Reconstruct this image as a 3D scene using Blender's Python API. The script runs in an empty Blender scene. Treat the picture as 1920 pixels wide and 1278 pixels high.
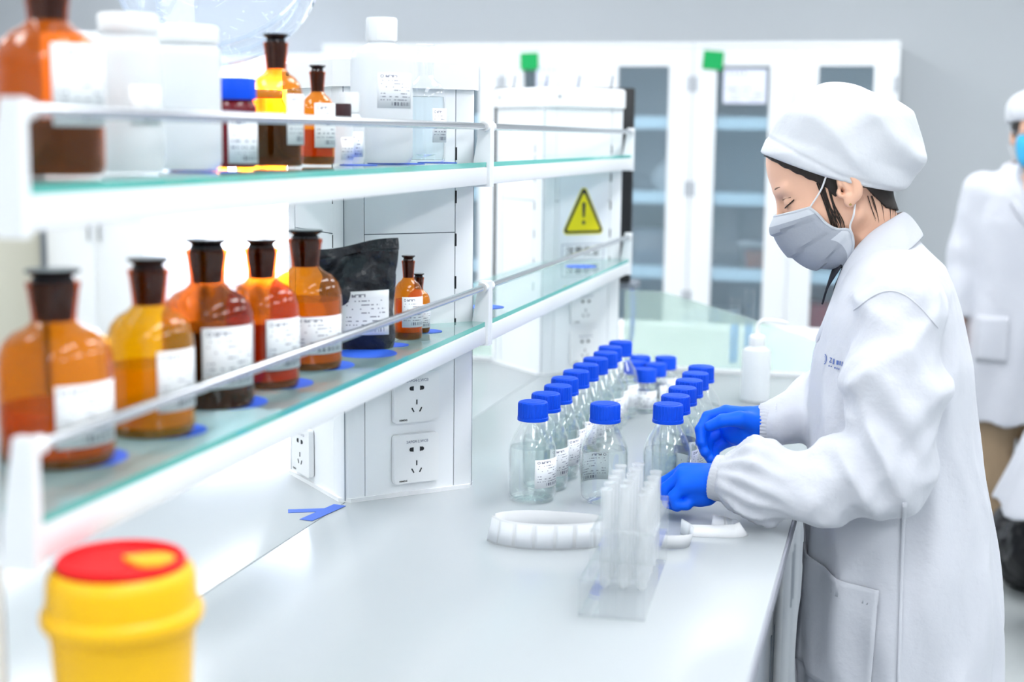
import bpy, bmesh, math, random
import numpy as np
from mathutils import Vector, Matrix

random.seed(7)
SC = bpy.context.scene
COL = SC.collection
PI = math.pi

# ------------------------------------------------------------------ camera, world, exposure
cam_d = bpy.data.cameras.new('camera')
cam = bpy.data.objects.new('camera', cam_d)
COL.objects.link(cam)
cam_d.sensor_width = 36.0
cam_d.lens = 50.0
cam_d.clip_start = 0.05
_y = Vector((723.0, 374.0, -2667.0)).normalized()          # bench direction seen from the camera
_u0 = Vector((math.sin(0.012), math.cos(0.012), 0.0))
_z = (_u0 + Vector((0, 0, -(_u0.dot(_y)) / _y.z))).normalized()
_x = _y.cross(_z)
M3 = Matrix((_x, _y, _z))
cam.matrix_world = Matrix.Translation((0, 0, 1.475)) @ M3.to_4x4()
cam_d.dof.use_dof = True
cam_d.dof.focus_distance = 2.42
cam_d.dof.aperture_fstop = 2.5
SC.camera = cam

world = bpy.data.worlds.new('world'); SC.world = world
world.use_nodes = True
world.node_tree.nodes['Background'].inputs[0].default_value = (0.93, 0.97, 1.0, 1)
world.node_tree.nodes['Background'].inputs[1].default_value = 0.8
vs = SC.view_settings
vs.view_transform = 'Standard'; vs.look = 'None'; vs.gamma = 1.0; vs.use_curve_mapping = False
vs.exposure = 0.60
PANEL_E = 9.0       # unseen ceiling LED panels, added to light the room
WINDOW_E = 40.0     # daylight on the curtain of the far window
try:
    SC.cycles.use_denoising = True
    SC.cycles.max_bounces = 9
    SC.cycles.transparent_max_bounces = 28
    SC.cycles.transmission_bounces = 9
    SC.cycles.caustics_reflective = False
    SC.cycles.sample_clamp_indirect = 8.0
except Exception:
    pass

# ------------------------------------------------------------------ materials
MATS = {}
def mat(name, col=(0.8, 0.8, 0.8), rough=0.5, metal=0.0, spec=0.5, trans=0.0, ior=1.45, emit=None, es=0.0,
        sss=0.0, alpha=1.0, bump=None, sheen=0.0, var=0.0, coat=0.0):
    if name in MATS: return MATS[name]
    m = bpy.data.materials.new(name); m.use_nodes = True
    nt = m.node_tree; b = nt.nodes['Principled BSDF']
    b.inputs['Base Color'].default_value = (*col, 1)
    b.inputs['Roughness'].default_value = rough
    b.inputs['Metallic'].default_value = metal
    b.inputs['Specular IOR Level'].default_value = spec
    b.inputs['Transmission Weight'].default_value = trans
    b.inputs['IOR'].default_value = ior
    b.inputs['Alpha'].default_value = alpha
    b.inputs['Coat Weight'].default_value = coat
    if sheen: b.inputs['Sheen Weight'].default_value = sheen
    if sss:
        b.inputs['Subsurface Weight'].default_value = sss
        b.inputs['Subsurface Radius'].default_value = (0.012, 0.004, 0.002)
        b.inputs['Subsurface Scale'].default_value = 1.0
    if emit:
        b.inputs['Emission Color'].default_value = (*emit, 1)
        b.inputs['Emission Strength'].default_value = es
    if bump or var:
        tc = nt.nodes.new('ShaderNodeTexCoord')
        n = nt.nodes.new('ShaderNodeTexNoise'); nt.links.new(tc.outputs['Object'], n.inputs['Vector'])
        n.inputs['Scale'].default_value = bump[0] if bump else 8.0
        n.inputs['Detail'].default_value = 4.0
        if bump:
            bp = nt.nodes.new('ShaderNodeBump'); bp.inputs['Strength'].default_value = bump[1]
            bp.inputs['Distance'].default_value = bump[2] if len(bump) > 2 else 0.002
            nt.links.new(n.outputs['Fac'], bp.inputs['Height']); nt.links.new(bp.outputs['Normal'], b.inputs['Normal'])
        if var:
            mx = nt.nodes.new('ShaderNodeMix'); mx.data_type = 'RGBA'
            mx.inputs[6].default_value = (*[c * (1 - var) for c in col], 1)
            mx.inputs[7].default_value = (*[min(1, c * (1 + var)) for c in col], 1)
            nt.links.new(n.outputs['Fac'], mx.inputs[0]); nt.links.new(mx.outputs[2], b.inputs['Base Color'])
    MATS[name] = m
    return m

def glass(name, tint, gloss=1.0, ior=1.45, body=None, bodyw=0.0, rough=0.0):
    """thin-walled glass: light passes tinted, Fresnel reflection on top; body = slight milky share"""
    if name in MATS: return MATS[name]
    m = bpy.data.materials.new(name); m.use_nodes = True
    nt = m.node_tree; N = nt.nodes; L = nt.links
    N.remove(N['Principled BSDF']); out = N['Material Output']
    tr = N.new('ShaderNodeBsdfTransparent'); tr.inputs[0].default_value = (*tint, 1)
    last = tr.outputs[0]
    if body:
        df = N.new('ShaderNodeBsdfDiffuse'); df.inputs[0].default_value = (*body, 1)
        tl = N.new('ShaderNodeBsdfTranslucent'); tl.inputs[0].default_value = (*body, 1)
        a0 = N.new('ShaderNodeMixShader'); a0.inputs[0].default_value = 0.5
        L.new(df.outputs[0], a0.inputs[1]); L.new(tl.outputs[0], a0.inputs[2])
        mx = N.new('ShaderNodeMixShader'); mx.inputs[0].default_value = bodyw
        L.new(last, mx.inputs[1]); L.new(a0.outputs[0], mx.inputs[2]); last = mx.outputs[0]
    gl = N.new('ShaderNodeBsdfGlossy'); gl.inputs[0].default_value = (gloss, gloss, gloss, 1); gl.inputs['Roughness'].default_value = rough
    fr = N.new('ShaderNodeFresnel'); ge = N.new('ShaderNodeNewGeometry'); io = N.new('ShaderNodeMix'); io.inputs[2].default_value = ior; io.inputs[3].default_value = 1 / ior
    L.new(ge.outputs['Backfacing'], io.inputs[0]); L.new(io.outputs[0], fr.inputs[0])      # same reflectance on both sides of the wall
    m2 = N.new('ShaderNodeMixShader'); L.new(fr.outputs[0], m2.inputs[0]); L.new(last, m2.inputs[1]); L.new(gl.outputs[0], m2.inputs[2])
    L.new(m2.outputs[0], out.inputs[0])
    MATS[name] = m
    return m

def emission(name, col, s):
    if name in MATS: return MATS[name]
    m = bpy.data.materials.new(name); m.use_nodes = True
    nt = m.node_tree; nt.nodes.remove(nt.nodes['Principled BSDF'])
    e = nt.nodes.new('ShaderNodeEmission'); e.inputs[0].default_value = (*col, 1); e.inputs[1].default_value = s
    nt.links.new(e.outputs[0], nt.nodes['Material Output'].inputs[0])
    MATS[name] = m
    return m

def label_mat(name, rows=11.0, cols=34.0, bar=True, ink=(0.10, 0.10, 0.16), paper=(0.86, 0.88, 0.90), thr=0.5, body_hi=0.80):
    """printed paper: rows of small print, a heading and a bar code, laid out in the label's own UV space"""
    if name in MATS: return MATS[name]
    m = bpy.data.materials.new(name); m.use_nodes = True
    nt = m.node_tree; N = nt.nodes; L = nt.links
    b = N['Principled BSDF']; b.inputs['Roughness'].default_value = 0.55
    uv = N.new('ShaderNodeUVMap'); sp = N.new('ShaderNodeSeparateXYZ'); L.new(uv.outputs[0], sp.inputs[0])
    def mth(op, a, b_=None, c_=None):
        n = N.new('ShaderNodeMath'); n.operation = op
        for i, v in enumerate((a, b_, c_)):
            if v is None: continue
            if isinstance(v, (int, float)): n.inputs[i].default_value = v
            else: L.new(v, n.inputs[i])
        return n.outputs[0]
    U, V = sp.outputs[0], sp.outputs[1]
    def inr(x, lo, hi): return mth('MULTIPLY', mth('GREATER_THAN', x, lo), mth('LESS_THAN', x, hi))
    fv = mth('FRACT', mth('MULTIPLY', V, rows)); rowi = mth('FLOOR', mth('MULTIPLY', V, rows))
    ui = mth('FLOOR', mth('MULTIPLY', U, cols))
    cb = N.new('ShaderNodeCombineXYZ'); L.new(ui, cb.inputs[0]); L.new(rowi, cb.inputs[1])
    wn = N.new('ShaderNodeTexWhiteNoise'); wn.noise_dimensions = '2D'; L.new(cb.outputs[0], wn.inputs['Vector'])
    blk = N.new('ShaderNodeCombineXYZ'); L.new(mth('FLOOR', mth('MULTIPLY', U, 5.0)), blk.inputs[0]); L.new(rowi, blk.inputs[1])
    wn2 = N.new('ShaderNodeTexWhiteNoise'); wn2.noise_dimensions = '2D'; L.new(blk.outputs[0], wn2.inputs['Vector'])
    txt = mth('MULTIPLY', inr(fv, 0.38, 0.66), mth('GREATER_THAN', wn.outputs[0], thr))
    txt = mth('MULTIPLY', txt, mth('GREATER_THAN', wn2.outputs[0], 0.42))
    txt = mth('MULTIPLY', txt, mth('MULTIPLY', inr(U, 0.08, 0.92), inr(V, 0.22 if bar else 0.08, body_hi)))
    tot = txt
    head = mth('MULTIPLY', mth('MULTIPLY', inr(V, 0.86, 0.93), inr(U, 0.2, 0.5)), mth('GREATER_THAN', wn.outputs[0], 0.3))
    tot = mth('MAXIMUM', tot, head)
    ring = mth('SQRT', mth('ADD', mth('POWER', mth('MULTIPLY', mth('SUBTRACT', U, 0.12), 1.0), 2.0), mth('POWER', mth('SUBTRACT', V, 0.895), 2.0)))
    tot = mth('MAXIMUM', tot, inr(ring, 0.025, 0.045))
    if bar:
        bi = N.new('ShaderNodeTexWhiteNoise'); bi.noise_dimensions = '1D'; L.new(mth('FLOOR', mth('MULTIPLY', U, 70.0)), bi.inputs['W'])
        bc = mth('MULTIPLY', mth('MULTIPLY', inr(V, 0.07, 0.17), inr(U, 0.3, 0.92)), mth('GREATER_THAN', bi.outputs[0], 0.45))
        tot = mth('MAXIMUM', tot, bc)
    mx = N.new('ShaderNodeMix'); mx.data_type = 'RGBA'
    mx.inputs[6].default_value = (*paper, 1); mx.inputs[7].default_value = (*ink, 1)
    L.new(mth('MULTIPLY', tot, 0.85), mx.inputs[0]); L.new(mx.outputs[2], b.inputs['Base Color'])
    MATS[name] = m
    return m

mat('wall_paint', (0.47, 0.50, 0.525), 0.75, bump=(60, 0.05, 0.001))
mat('ceiling_paint', (0.85, 0.86, 0.87), 0.8)
mat('floor_vinyl', (0.50, 0.53, 0.53), 0.35, bump=(40, 0.03, 0.001), var=0.04)
mat('white_metal', (0.83, 0.85, 0.87), 0.35)
mat('white_plastic', (0.86, 0.87, 0.88), 0.35)
mat('rack_white', (0.84, 0.86, 0.88), 0.28)
mat('rack_panel', (0.88, 0.90, 0.92), 0.22)
mat('seam_grey', (0.20, 0.23, 0.27), 0.6)
mat('slot_black', (0.01, 0.012, 0.016), 0.5)
mat('chrome', (0.72, 0.73, 0.75), 0.16, metal=1.0)
mat('benchtop', (0.47, 0.50, 0.52), 0.2, spec=0.5, bump=(160, 0.02, 0.0005))
mat('bench_edge', (0.30, 0.31, 0.36), 0.45)
mat('cabinet_grey', (0.37, 0.40, 0.44), 0.4)
mat('cloth_white', (0.61, 0.625, 0.68), 0.85, sheen=0.1, bump=(30, 0.5, 0.006))
mat('cap_white', (0.61, 0.63, 0.67), 0.85, sheen=0.1, bump=(26, 0.4, 0.006))
mat('glove_blue', (0.000, 0.130, 0.95), 0.5, spec=0.3, bump=(55, 0.35, 0.0015))
mat('cap_blue', (0.0, 0.075, 0.74), 0.5, spec=0.3)
mat('disc_blue', (0.03, 0.13, 0.72), 0.5)
mat('tape_blue', (0.06, 0.15, 0.62), 0.6)
mat('skin', (0.80, 0.475, 0.335), 0.5, sss=0.06)
mat('hair', (0.022, 0.014, 0.011), 0.5)
mat('brow_brown', (0.16, 0.085, 0.055), 0.7)
mat('mask_grey', (0.32, 0.345, 0.395), 0.85, bump=(250, 0.3, 0.0008), var=0.05)
mat('mask_edge', (0.52, 0.55, 0.60), 0.8)
mat('strap_white', (0.75, 0.76, 0.78), 0.8)
mat('mask_cyan', (0.05, 0.47, 0.80), 0.8)
mat('shirt_dark', (0.018, 0.02, 0.03), 0.8)
mat('trouser_khaki', (0.42, 0.30, 0.19), 0.85, bump=(40, 0.3, 0.003))
mat('trouser_dark', (0.03, 0.035, 0.05), 0.85)
mat('shoe_white', (0.65, 0.65, 0.66), 0.5)
mat('lip', (0.55, 0.24, 0.2), 0.5)
mat('eye_white', (0.8, 0.8, 0.8), 0.2)
mat('black_plastic', (0.008, 0.009, 0.011), 0.4)
mat('bag_black', (0.008, 0.008, 0.01), 0.28, bump=(14, 0.6, 0.02))
mat('pouch_black', (0.028, 0.030, 0.036), 0.26, bump=(20, 0.9, 0.02))
mat('bin_yellow', (0.90, 0.50, 0.0), 0.38)
mat('bin_red', (0.72, 0.004, 0.008), 0.5, spec=0.25)
mat('sign_yellow', (0.80, 0.70, 0.0), 0.5)
mat('sign_black', (0.03, 0.03, 0.03), 0.5)
mat('paper_white', (0.84, 0.86, 0.90), 0.7)
mat('paper_lilac', (0.72, 0.76, 0.90), 0.7)
mat('note_green', (0.0, 0.36, 0.09), 0.7)
mat('ink_grey', (0.22, 0.23, 0.32), 0.7)
mat('ink_blue', (0.10, 0.16, 0.42), 0.7)
mat('beige_metal', (0.55, 0.53, 0.43), 0.55)
mat('red_print', (0.65, 0.05, 0.05), 0.6)
mat('brass', (0.6, 0.45, 0.18), 0.3, metal=1.0)
mat('box_red', (0.55, 0.02, 0.03), 0.5)
mat('box_orange', (0.75, 0.20, 0.08), 0.5)
mat('cork', (0.45, 0.28, 0.15), 0.8)
mat('hose_blue', (0.03, 0.12, 0.62), 0.4)
mat('stopper_brown', (0.025, 0.006, 0.004), 0.12, spec=0.6)
mat('stopper_black', (0.012, 0.010, 0.012), 0.12, spec=0.6)
mat('liq_black', (0.010, 0.009, 0.012), 0.1)
mat('liq_red', (0.42, 0.006, 0.012), 0.1)
mat('liq_dark_red', (0.14, 0.004, 0.01), 0.1)
mat('shelf_blue', (0.80, 0.93, 0.98), 0.5)
glass('amber_glass', (0.98, 0.42, 0.06), body=(0.85, 0.24, 0.015), bodyw=0.13)
glass('amber_clear', (1.0, 0.55, 0.09), body=(0.85, 0.28, 0.02), bodyw=0.035)
glass('amber_light', (1.0, 0.54, 0.07), body=(0.95, 0.34, 0.015), bodyw=0.15)
glass('liq_amber', (0.96, 0.55, 0.06), gloss=0.5, ior=1.2, body=(0.90, 0.36, 0.01), bodyw=0.30)
glass('liq_yellow', (1.0, 0.78, 0.06), gloss=0.5, ior=1.2, body=(0.95, 0.60, 0.01), bodyw=0.35)
glass('amber_neck', (0.80, 0.27, 0.05), body=(0.30, 0.07, 0.01), bodyw=0.05)
glass('amber_yellow', (1.0, 0.68, 0.05), body=(1.0, 0.50, 0.0), bodyw=0.24)  # amber glass coloured a brighter yellow, as if caught by the sun
glass('amber_dark', (0.72, 0.30, 0.06), body=(0.30, 0.10, 0.02), bodyw=0.04)
glass('frosted_tube', (0.97, 0.98, 0.985), body=(0.97, 0.97, 0.98), bodyw=0.30)
glass('clear_glass', (0.993, 0.997, 0.997))
glass('water', (0.970, 0.994, 0.990), gloss=0.6, ior=1.33)
glass('pale_blue_liq', (0.93, 0.975, 0.99), gloss=0.6, ior=1.33)
glass('blue_liq', (0.35, 0.62, 0.95), gloss=0.6, ior=1.33)
glass('acrylic', (0.985, 0.99, 0.992), body=(0.93, 0.94, 0.95), bodyw=0.07)
glass('splash_glass', (0.86, 0.94, 0.90), body=(0.74, 0.84, 0.79), bodyw=0.30)
glass('door_glass', (0.90, 0.95, 0.98), body=(0.60, 0.72, 0.80), bodyw=0.18)
glass('shelf_glass', (0.72, 0.88, 0.87), body=(0.62, 0.76, 0.76), bodyw=0.55)
glass('shelf_edge', (0.30, 0.78, 0.72), body=(0.20, 0.72, 0.64), bodyw=0.8)
glass('hdpe', (0.9, 0.92, 0.93), body=(0.93, 0.945, 0.96), bodyw=0.97, rough=0.3)
label_mat('label')
label_mat('label_small', rows=7.0, cols=22.0)
label_mat('notice', rows=6.0, cols=18.0, bar=False, paper=(0.74, 0.77, 0.90), ink=(0.25, 0.25, 0.45), thr=0.35, body_hi=0.5)

# ------------------------------------------------------------------ object helpers
def tag(o, label=None, cat=None, group=None, kind=None):
    if label: o['label'] = label
    if cat: o['category'] = cat
    if group: o['group'] = group
    if kind: o['kind'] = kind
    return o

def thing(name, label, cat, loc=(0, 0, 0), rz=0.0, group=None):
    o = bpy.data.objects.new(name, None); COL.objects.link(o)
    o.empty_display_size = 0.05
    o.location = loc; o.rotation_euler = (0, 0, rz)
    return tag(o, label, cat, group)

def link(name, me, m=None, parent=None, loc=None, label=None):
    o = bpy.data.objects.new(name, me); COL.objects.link(o)
    if m:
        for mm in (m if isinstance(m, (list, tuple)) else [m]): me.materials.append(MATS[mm])
    if parent: o.parent = parent
    if loc: o.location = loc
    if label: o['label'] = label
    return o

def struct(o): o['kind'] = 'structure'; return o

class MB:
    def __init__(s): s.v = []; s.f = []; s.mi = []; s.uv = {}
    def add(s, verts, faces, mi=0):
        b = len(s.v); s.v += [tuple(v) for v in verts]
        for f in faces: s.f.append(tuple(b + i for i in f)); s.mi.append(mi)
        return s
    def box(s, x0, x1, y0, y1, z0, z1, mi=0, bev=0.0):
        if bev <= 0:
            v = [(x, y, z) for z in (z0, z1) for y in (y0, y1) for x in (x0, x1)]
            return s.add(v, [(0, 2, 3, 1), (4, 5, 7, 6), (0, 1, 5, 4), (2, 6, 7, 3), (0, 4, 6, 2), (1, 3, 7, 5)], mi)
        bm = bmesh.new(); bmesh.ops.create_cube(bm, size=1)
        for v in bm.verts:
            v.co = ((x0 + x1) / 2 + v.co.x * (x1 - x0), (y0 + y1) / 2 + v.co.y * (y1 - y0), (z0 + z1) / 2 + v.co.z * (z1 - z0))
        bmesh.ops.bevel(bm, geom=bm.edges[:], offset=bev, segments=2, profile=0.5, affect='EDGES')
        bm.verts.ensure_lookup_table()
        s.add([v.co for v in bm.verts], [[v.index for v in f.verts] for f in bm.faces], mi); bm.free(); return s
    def prism(s, pts, z0, z1, mi=0, axis='z', caps=True):
        n = len(pts)
        if axis == 'z': V = [(x, y, z0) for x, y in pts] + [(x, y, z1) for x, y in pts]
        elif axis == 'y': V = [(x, z0, z) for x, z in pts] + [(x, z1, z) for x, z in pts]
        else: V = [(z0, y, z) for y, z in pts] + [(z1, y, z) for y, z in pts]
        F = [(i, (i + 1) % n, n + (i + 1) % n, n + i) for i in range(n)]
        if caps: F += [tuple(range(n))[::-1], tuple(range(n, 2 * n))]
        return s.add(V, F, mi)
    def lathe(s, prof, n=40, cx=0, cy=0, cz=0, mi=0, mod=None):
        V = []; F = []; m = len(prof)
        for i, (r, z) in enumerate(prof):
            for k in range(n):
                a = 2 * PI * k / n; rr = r
                if mod: rr = mod(r, z, a)
                V.append((cx + rr * math.cos(a), cy + rr * math.sin(a), cz + z))
        for i in range(m - 1):
            for k in range(n):
                F.append((i * n + k, i * n + (k + 1) % n, (i + 1) * n + (k + 1) % n, (i + 1) * n + k))
        if prof[0][0] > 1e-5: F.append(tuple(range(n))[::-1])
        if prof[-1][0] > 1e-5: F.append(tuple(range((m - 1) * n, m * n)))
        return s.add(V, F, mi)
    def tube(s, pts, r, n=10, mi=0, closed=False):
        pts = [Vector(p) for p in pts]; m = len(pts)
        rs = r if isinstance(r, (list, tuple)) else [r] * m
        V = []; F = []; ref = None
        for i, p in enumerate(pts):
            t = (pts[min(i + 1, m - 1)] - pts[max(i - 1, 0)]).normalized()
            if ref is None: ref = Vector((0, 0, 1)) if abs(t.z) < 0.9 else Vector((1, 0, 0))
            a = (ref - t * ref.dot(t)).normalized(); b = t.cross(a); ref = a
            for k in range(n):
                an = 2 * PI * k / n
                V.append(p + a * math.cos(an) * rs[i] + b * math.sin(an) * rs[i])
        for i in range(m - 1):
            for k in range(n):
                F.append((i * n + k, i * n + (k + 1) % n, (i + 1) * n + (k + 1) % n, (i + 1) * n + k))
        F += [tuple(range(n))[::-1], tuple(range((m - 1) * n, m * n))]
        return s.add(V, F, mi)
    def grid(s, rows, mi=0, uv=True, closed=False):
        """rows: list of lists of points; uv laid out 0..1"""
        b = len(s.v); R_ = len(rows); C_ = len(rows[0])
        for r in rows: s.v += [tuple(p) for p in r]
        for i in range(R_ - 1):
            for j in range(C_ - 1 if not closed else C_):
                j2 = (j + 1) % C_
                s.f.append((b + i * C_ + j, b + i * C_ + j2, b + (i + 1) * C_ + j2, b + (i + 1) * C_ + j)); s.mi.append(mi)
        if uv:
            for i in range(R_):
                for j in range(C_): s.uv[b + i * C_ + j] = (j / (C_ - 1), i / (R_ - 1))
        return s
    def mesh(s, name='m', smooth=True, sharp=35):
        me = bpy.data.meshes.new(name)
        me.from_pydata(s.v, [], s.f)
        if any(s.mi): me.polygons.foreach_set('material_index', s.mi)
        if s.uv:
            ul = me.uv_layers.new(name='UVMap')
            for l in me.loops: ul.data[l.index].uv = s.uv.get(l.vertex_index, (0, 0))
        if smooth:
            me.polygons.foreach_set('use_smooth', [True] * len(me.polygons))
            me.update()
            try: me.set_sharp_from_angle(angle=math.radians(sharp))
            except Exception: pass
        me.update()
        return me
    def build(s, name, m, parent=None, loc=None, label=None, smooth=True, sharp=35):
        return link(name, s.mesh(name, smooth, sharp), m, parent, loc, label)

def solidify(o, t, off=-1.0):
    md = o.modifiers.new('solid', 'SOLIDIFY'); md.thickness = t; md.offset = off; return o

def text_mesh(body, size, align='CENTER', bold=0.0):
    cu = bpy.data.curves.new('lettering', 'FONT'); cu.body = body; cu.size = size
    cu.align_x = align; cu.align_y = 'CENTER'; cu.offset = bold; cu.resolution_u = 2
    o = bpy.data.objects.new('lettering', cu); COL.objects.link(o)
    dg = bpy.context.evaluated_depsgraph_get()
    me = bpy.data.meshes.new_from_object(o.evaluated_get(dg))
    bpy.data.objects.remove(o); bpy.data.curves.remove(cu)
    return me

def copy_tree(o, parent=None):
    c = o.copy(); COL.objects.link(c)
    if parent: c.parent = parent; c.matrix_parent_inverse = o.matrix_parent_inverse.copy()
    for ch in list(o.children): copy_tree(ch, c)
    return c

def rrect(x0, x1, y0, y1, r, n=4):
    P = []
    for cx, cy, a0 in ((x1 - r, y0 + r, -PI / 2), (x1 - r, y1 - r, 0), (x0 + r, y1 - r, PI / 2), (x0 + r, y0 + r, PI)):
        for i in range(n + 1):
            a = a0 + PI / 2 * i / n; P.append((cx + r * math.cos(a), cy + r * math.sin(a)))
    return P
def catmull(pts, n=8):
    pts = [Vector(p) for p in pts]; P = [pts[0] * 2 - pts[1]] + pts + [pts[-1] * 2 - pts[-2]]; out = []
    for i in range(1, len(P) - 2):
        for k in range(n):
            t = k / n; a, b, c, d = P[i - 1], P[i], P[i + 1], P[i + 2]
            out.append(0.5 * (2 * b + (c - a) * t + (2 * a - 5 * b + 4 * c - d) * t * t + (3 * b - a - 3 * c + d) * t ** 3))
    out.append(pts[-1]); return out

# ------------------------------------------------------------------ implicit surfaces for bodies and cloth
def f32(a): return np.asarray(a, dtype=np.float32)
def rc(P, a, b, ra, rb):
    ax, ay, az = a; dx, dy, dz = b[0] - ax, b[1] - ay, b[2] - az
    L2 = dx * dx + dy * dy + dz * dz + 1e-9
    x, y, z = P[0] - ax, P[1] - ay, P[2] - az
    t = np.clip((x * dx + y * dy + z * dz) / L2, 0, 1)
    return np.sqrt((x - t * dx) ** 2 + (y - t * dy) ** 2 + (z - t * dz) ** 2) - (ra + (rb - ra) * t)
def chain(P, pts, rs, k=0.006):
    d = None
    for i in range(len(pts) - 1):
        e = rc(P, pts[i], pts[i + 1], rs[i], rs[i + 1]); d = e if d is None else smin(d, e, k)
    return d
def ell(P, c, s, rot=None):
    x, y, z = P[0] - c[0], P[1] - c[1], P[2] - c[2]
    if rot is not None:
        r = rot
        x, y, z = (r[0][0] * x + r[0][1] * y + r[0][2] * z, r[1][0] * x + r[1][1] * y + r[1][2] * z, r[2][0] * x + r[2][1] * y + r[2][2] * z)
    k0 = np.sqrt((x / s[0]) ** 2 + (y / s[1]) ** 2 + (z / s[2]) ** 2) + 1e-6
    k1 = np.sqrt((x / s[0] ** 2) ** 2 + (y / s[1] ** 2) ** 2 + (z / s[2] ** 2) ** 2) + 1e-6
    return k0 * (k0 - 1) / k1
def smin(a, b, k):
    h = np.clip(0.5 + 0.5 * (b - a) / k, 0, 1); return b * (1 - h) + a * h - k * h * (1 - h)
def smax(a, b, k): return -smin(-a, -b, k)
def loft(P, zs, xf, xb, hw, p=2.4):
    z = P[2]; zc = np.clip(z, zs[0], zs[-1])
    xf_, xb_, hw_ = np.interp(zc, zs, xf), np.interp(zc, zs, xb), np.interp(zc, zs, hw)
    cx = (xf_ + xb_) / 2; rx = (xb_ - xf_) / 2
    k = (np.abs((P[0] - cx) / rx) ** p + np.abs(P[1] / hw_) ** p) ** (1 / p)
    d = (k - 1) * np.minimum(rx, hw_)
    return np.maximum(d, np.maximum(zs[0] - z, z - zs[-1]))
_wr = np.random.RandomState(3)
_WV = [(_wr.normal(size=3), _wr.uniform(0, 6.28)) for _ in range(10)]
def wob(P, sc, seed=0):
    s = 0
    for i in range(4):
        d, ph = _WV[(i + seed) % 10]; s = s + np.sin(sc * (0.7 + 0.35 * i) * (P[0] * d[0] + P[1] * d[1] + P[2] * d[2]) + ph * (1 + seed))
    return s / 4
def axis(*segs):
    """segs: (start, end, step) pieces of a growing axis"""
    out = []
    for a, b, st in segs: out += list(np.arange(a, b, st))
    out.append(segs[-1][1]); return f32(out)
def sdf_mesh(fn, xs, ys, zs, name='body'):
    P = (xs[:, None, None], ys[None, :, None], zs[None, None, :])
    F = fn(P); F = np.broadcast_to(F, (len(xs), len(ys), len(zs))).astype(np.float32)
    S = F < 0
    cnt = np.zeros((len(xs) - 1, len(ys) - 1, len(zs) - 1), np.int8)
    for i in (0, 1):
        for j in (0, 1):
            for k in (0, 1):
                cnt += S[i:len(xs) - 1 + i, j:len(ys) - 1 + j, k:len(zs) - 1 + k]
    act = (cnt > 0) & (cnt < 8)
    ijk = np.argwhere(act); idx = np.full(act.shape, -1, np.int64); idx[act] = np.arange(len(ijk))
    acc = np.zeros((len(ijk), 3)); n = np.zeros(len(ijk))
    C8 = [(i, j, k) for i in (0, 1) for j in (0, 1) for k in (0, 1)]
    for a in C8:
        for ax in range(3):
            if a[ax]: continue
            b = list(a); b[ax] = 1
            fa = F[ijk[:, 0] + a[0], ijk[:, 1] + a[1], ijk[:, 2] + a[2]]; fb = F[ijk[:, 0] + b[0], ijk[:, 1] + b[1], ijk[:, 2] + b[2]]
            m = (fa < 0) != (fb < 0)
            t = np.where(m, fa / np.where(m, fa - fb, 1), 0)
            q = ijk + np.array(a); q = q.astype(float); q[:, ax] += t
            acc[m] += q[m]; n[m] += 1
    q = acc / n[:, None]
    V = np.stack([np.interp(q[:, 0], np.arange(len(xs)), xs), np.interp(q[:, 1], np.arange(len(ys)), ys), np.interp(q[:, 2], np.arange(len(zs)), zs)], 1)
    quads = []
    for ax in range(3):
        sl = [slice(None)] * 3; sl2 = [slice(None)] * 3; sl[ax] = slice(0, -1); sl2[ax] = slice(1, None)
        A, B = S[tuple(sl)], S[tuple(sl2)]
        e = np.argwhere(A != B)
        o1, o2 = [(1, 2), (2, 0), (0, 1)][ax]
        ok = (e[:, o1] > 0) & (e[:, o2] > 0) & (e[:, o1] < F.shape[o1] - 1) & (e[:, o2] < F.shape[o2] - 1)
        e = e[ok]; sg = A[e[:, 0], e[:, 1], e[:, 2]]
        def cell(d1, d2):
            c = e.copy(); c[:, o1] -= d1; c[:, o2] -= d2; return idx[c[:, 0], c[:, 1], c[:, 2]]
        Q = np.stack([cell(1, 1), cell(0, 1), cell(0, 0), cell(1, 0)], 1)
        Q[~sg] = Q[~sg][:, ::-1]
        quads.append(Q)
    Q = np.concatenate(quads); Q = Q[(Q >= 0).all(1)]
    me = bpy.data.meshes.new(name)
    me.vertices.add(len(V)); me.vertices.foreach_set('co', V.astype(np.float32).ravel())
    me.loops.add(len(Q) * 4); me.loops.foreach_set('vertex_index', Q.astype(np.int32).ravel())
    me.polygons.add(len(Q)); me.polygons.foreach_set('loop_start', np.arange(0, len(Q) * 4, 4, dtype=np.int32))
    me.polygons.foreach_set('use_smooth', np.ones(len(Q), bool))
    me.update(calc_edges=True); me.validate()
    return me
def project(fn, pts, d, dist=0.4, lift=0.002):
    """move points along d until they lie `lift` outside the surface of fn"""
    p = np.array(pts, float); d = np.array(d, float); d /= np.linalg.norm(d)
    p = p - d * dist
    tot = np.zeros(len(p))
    for _ in range(70):
        s = np.asarray(fn((p[:, 0], p[:, 1], p[:, 2]))) - lift
        st = np.clip(s * 0.7, -0.02, 0.05); st[tot > 2 * dist] = 0
        p += d * st[:, None]; tot += st
    return p
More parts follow.
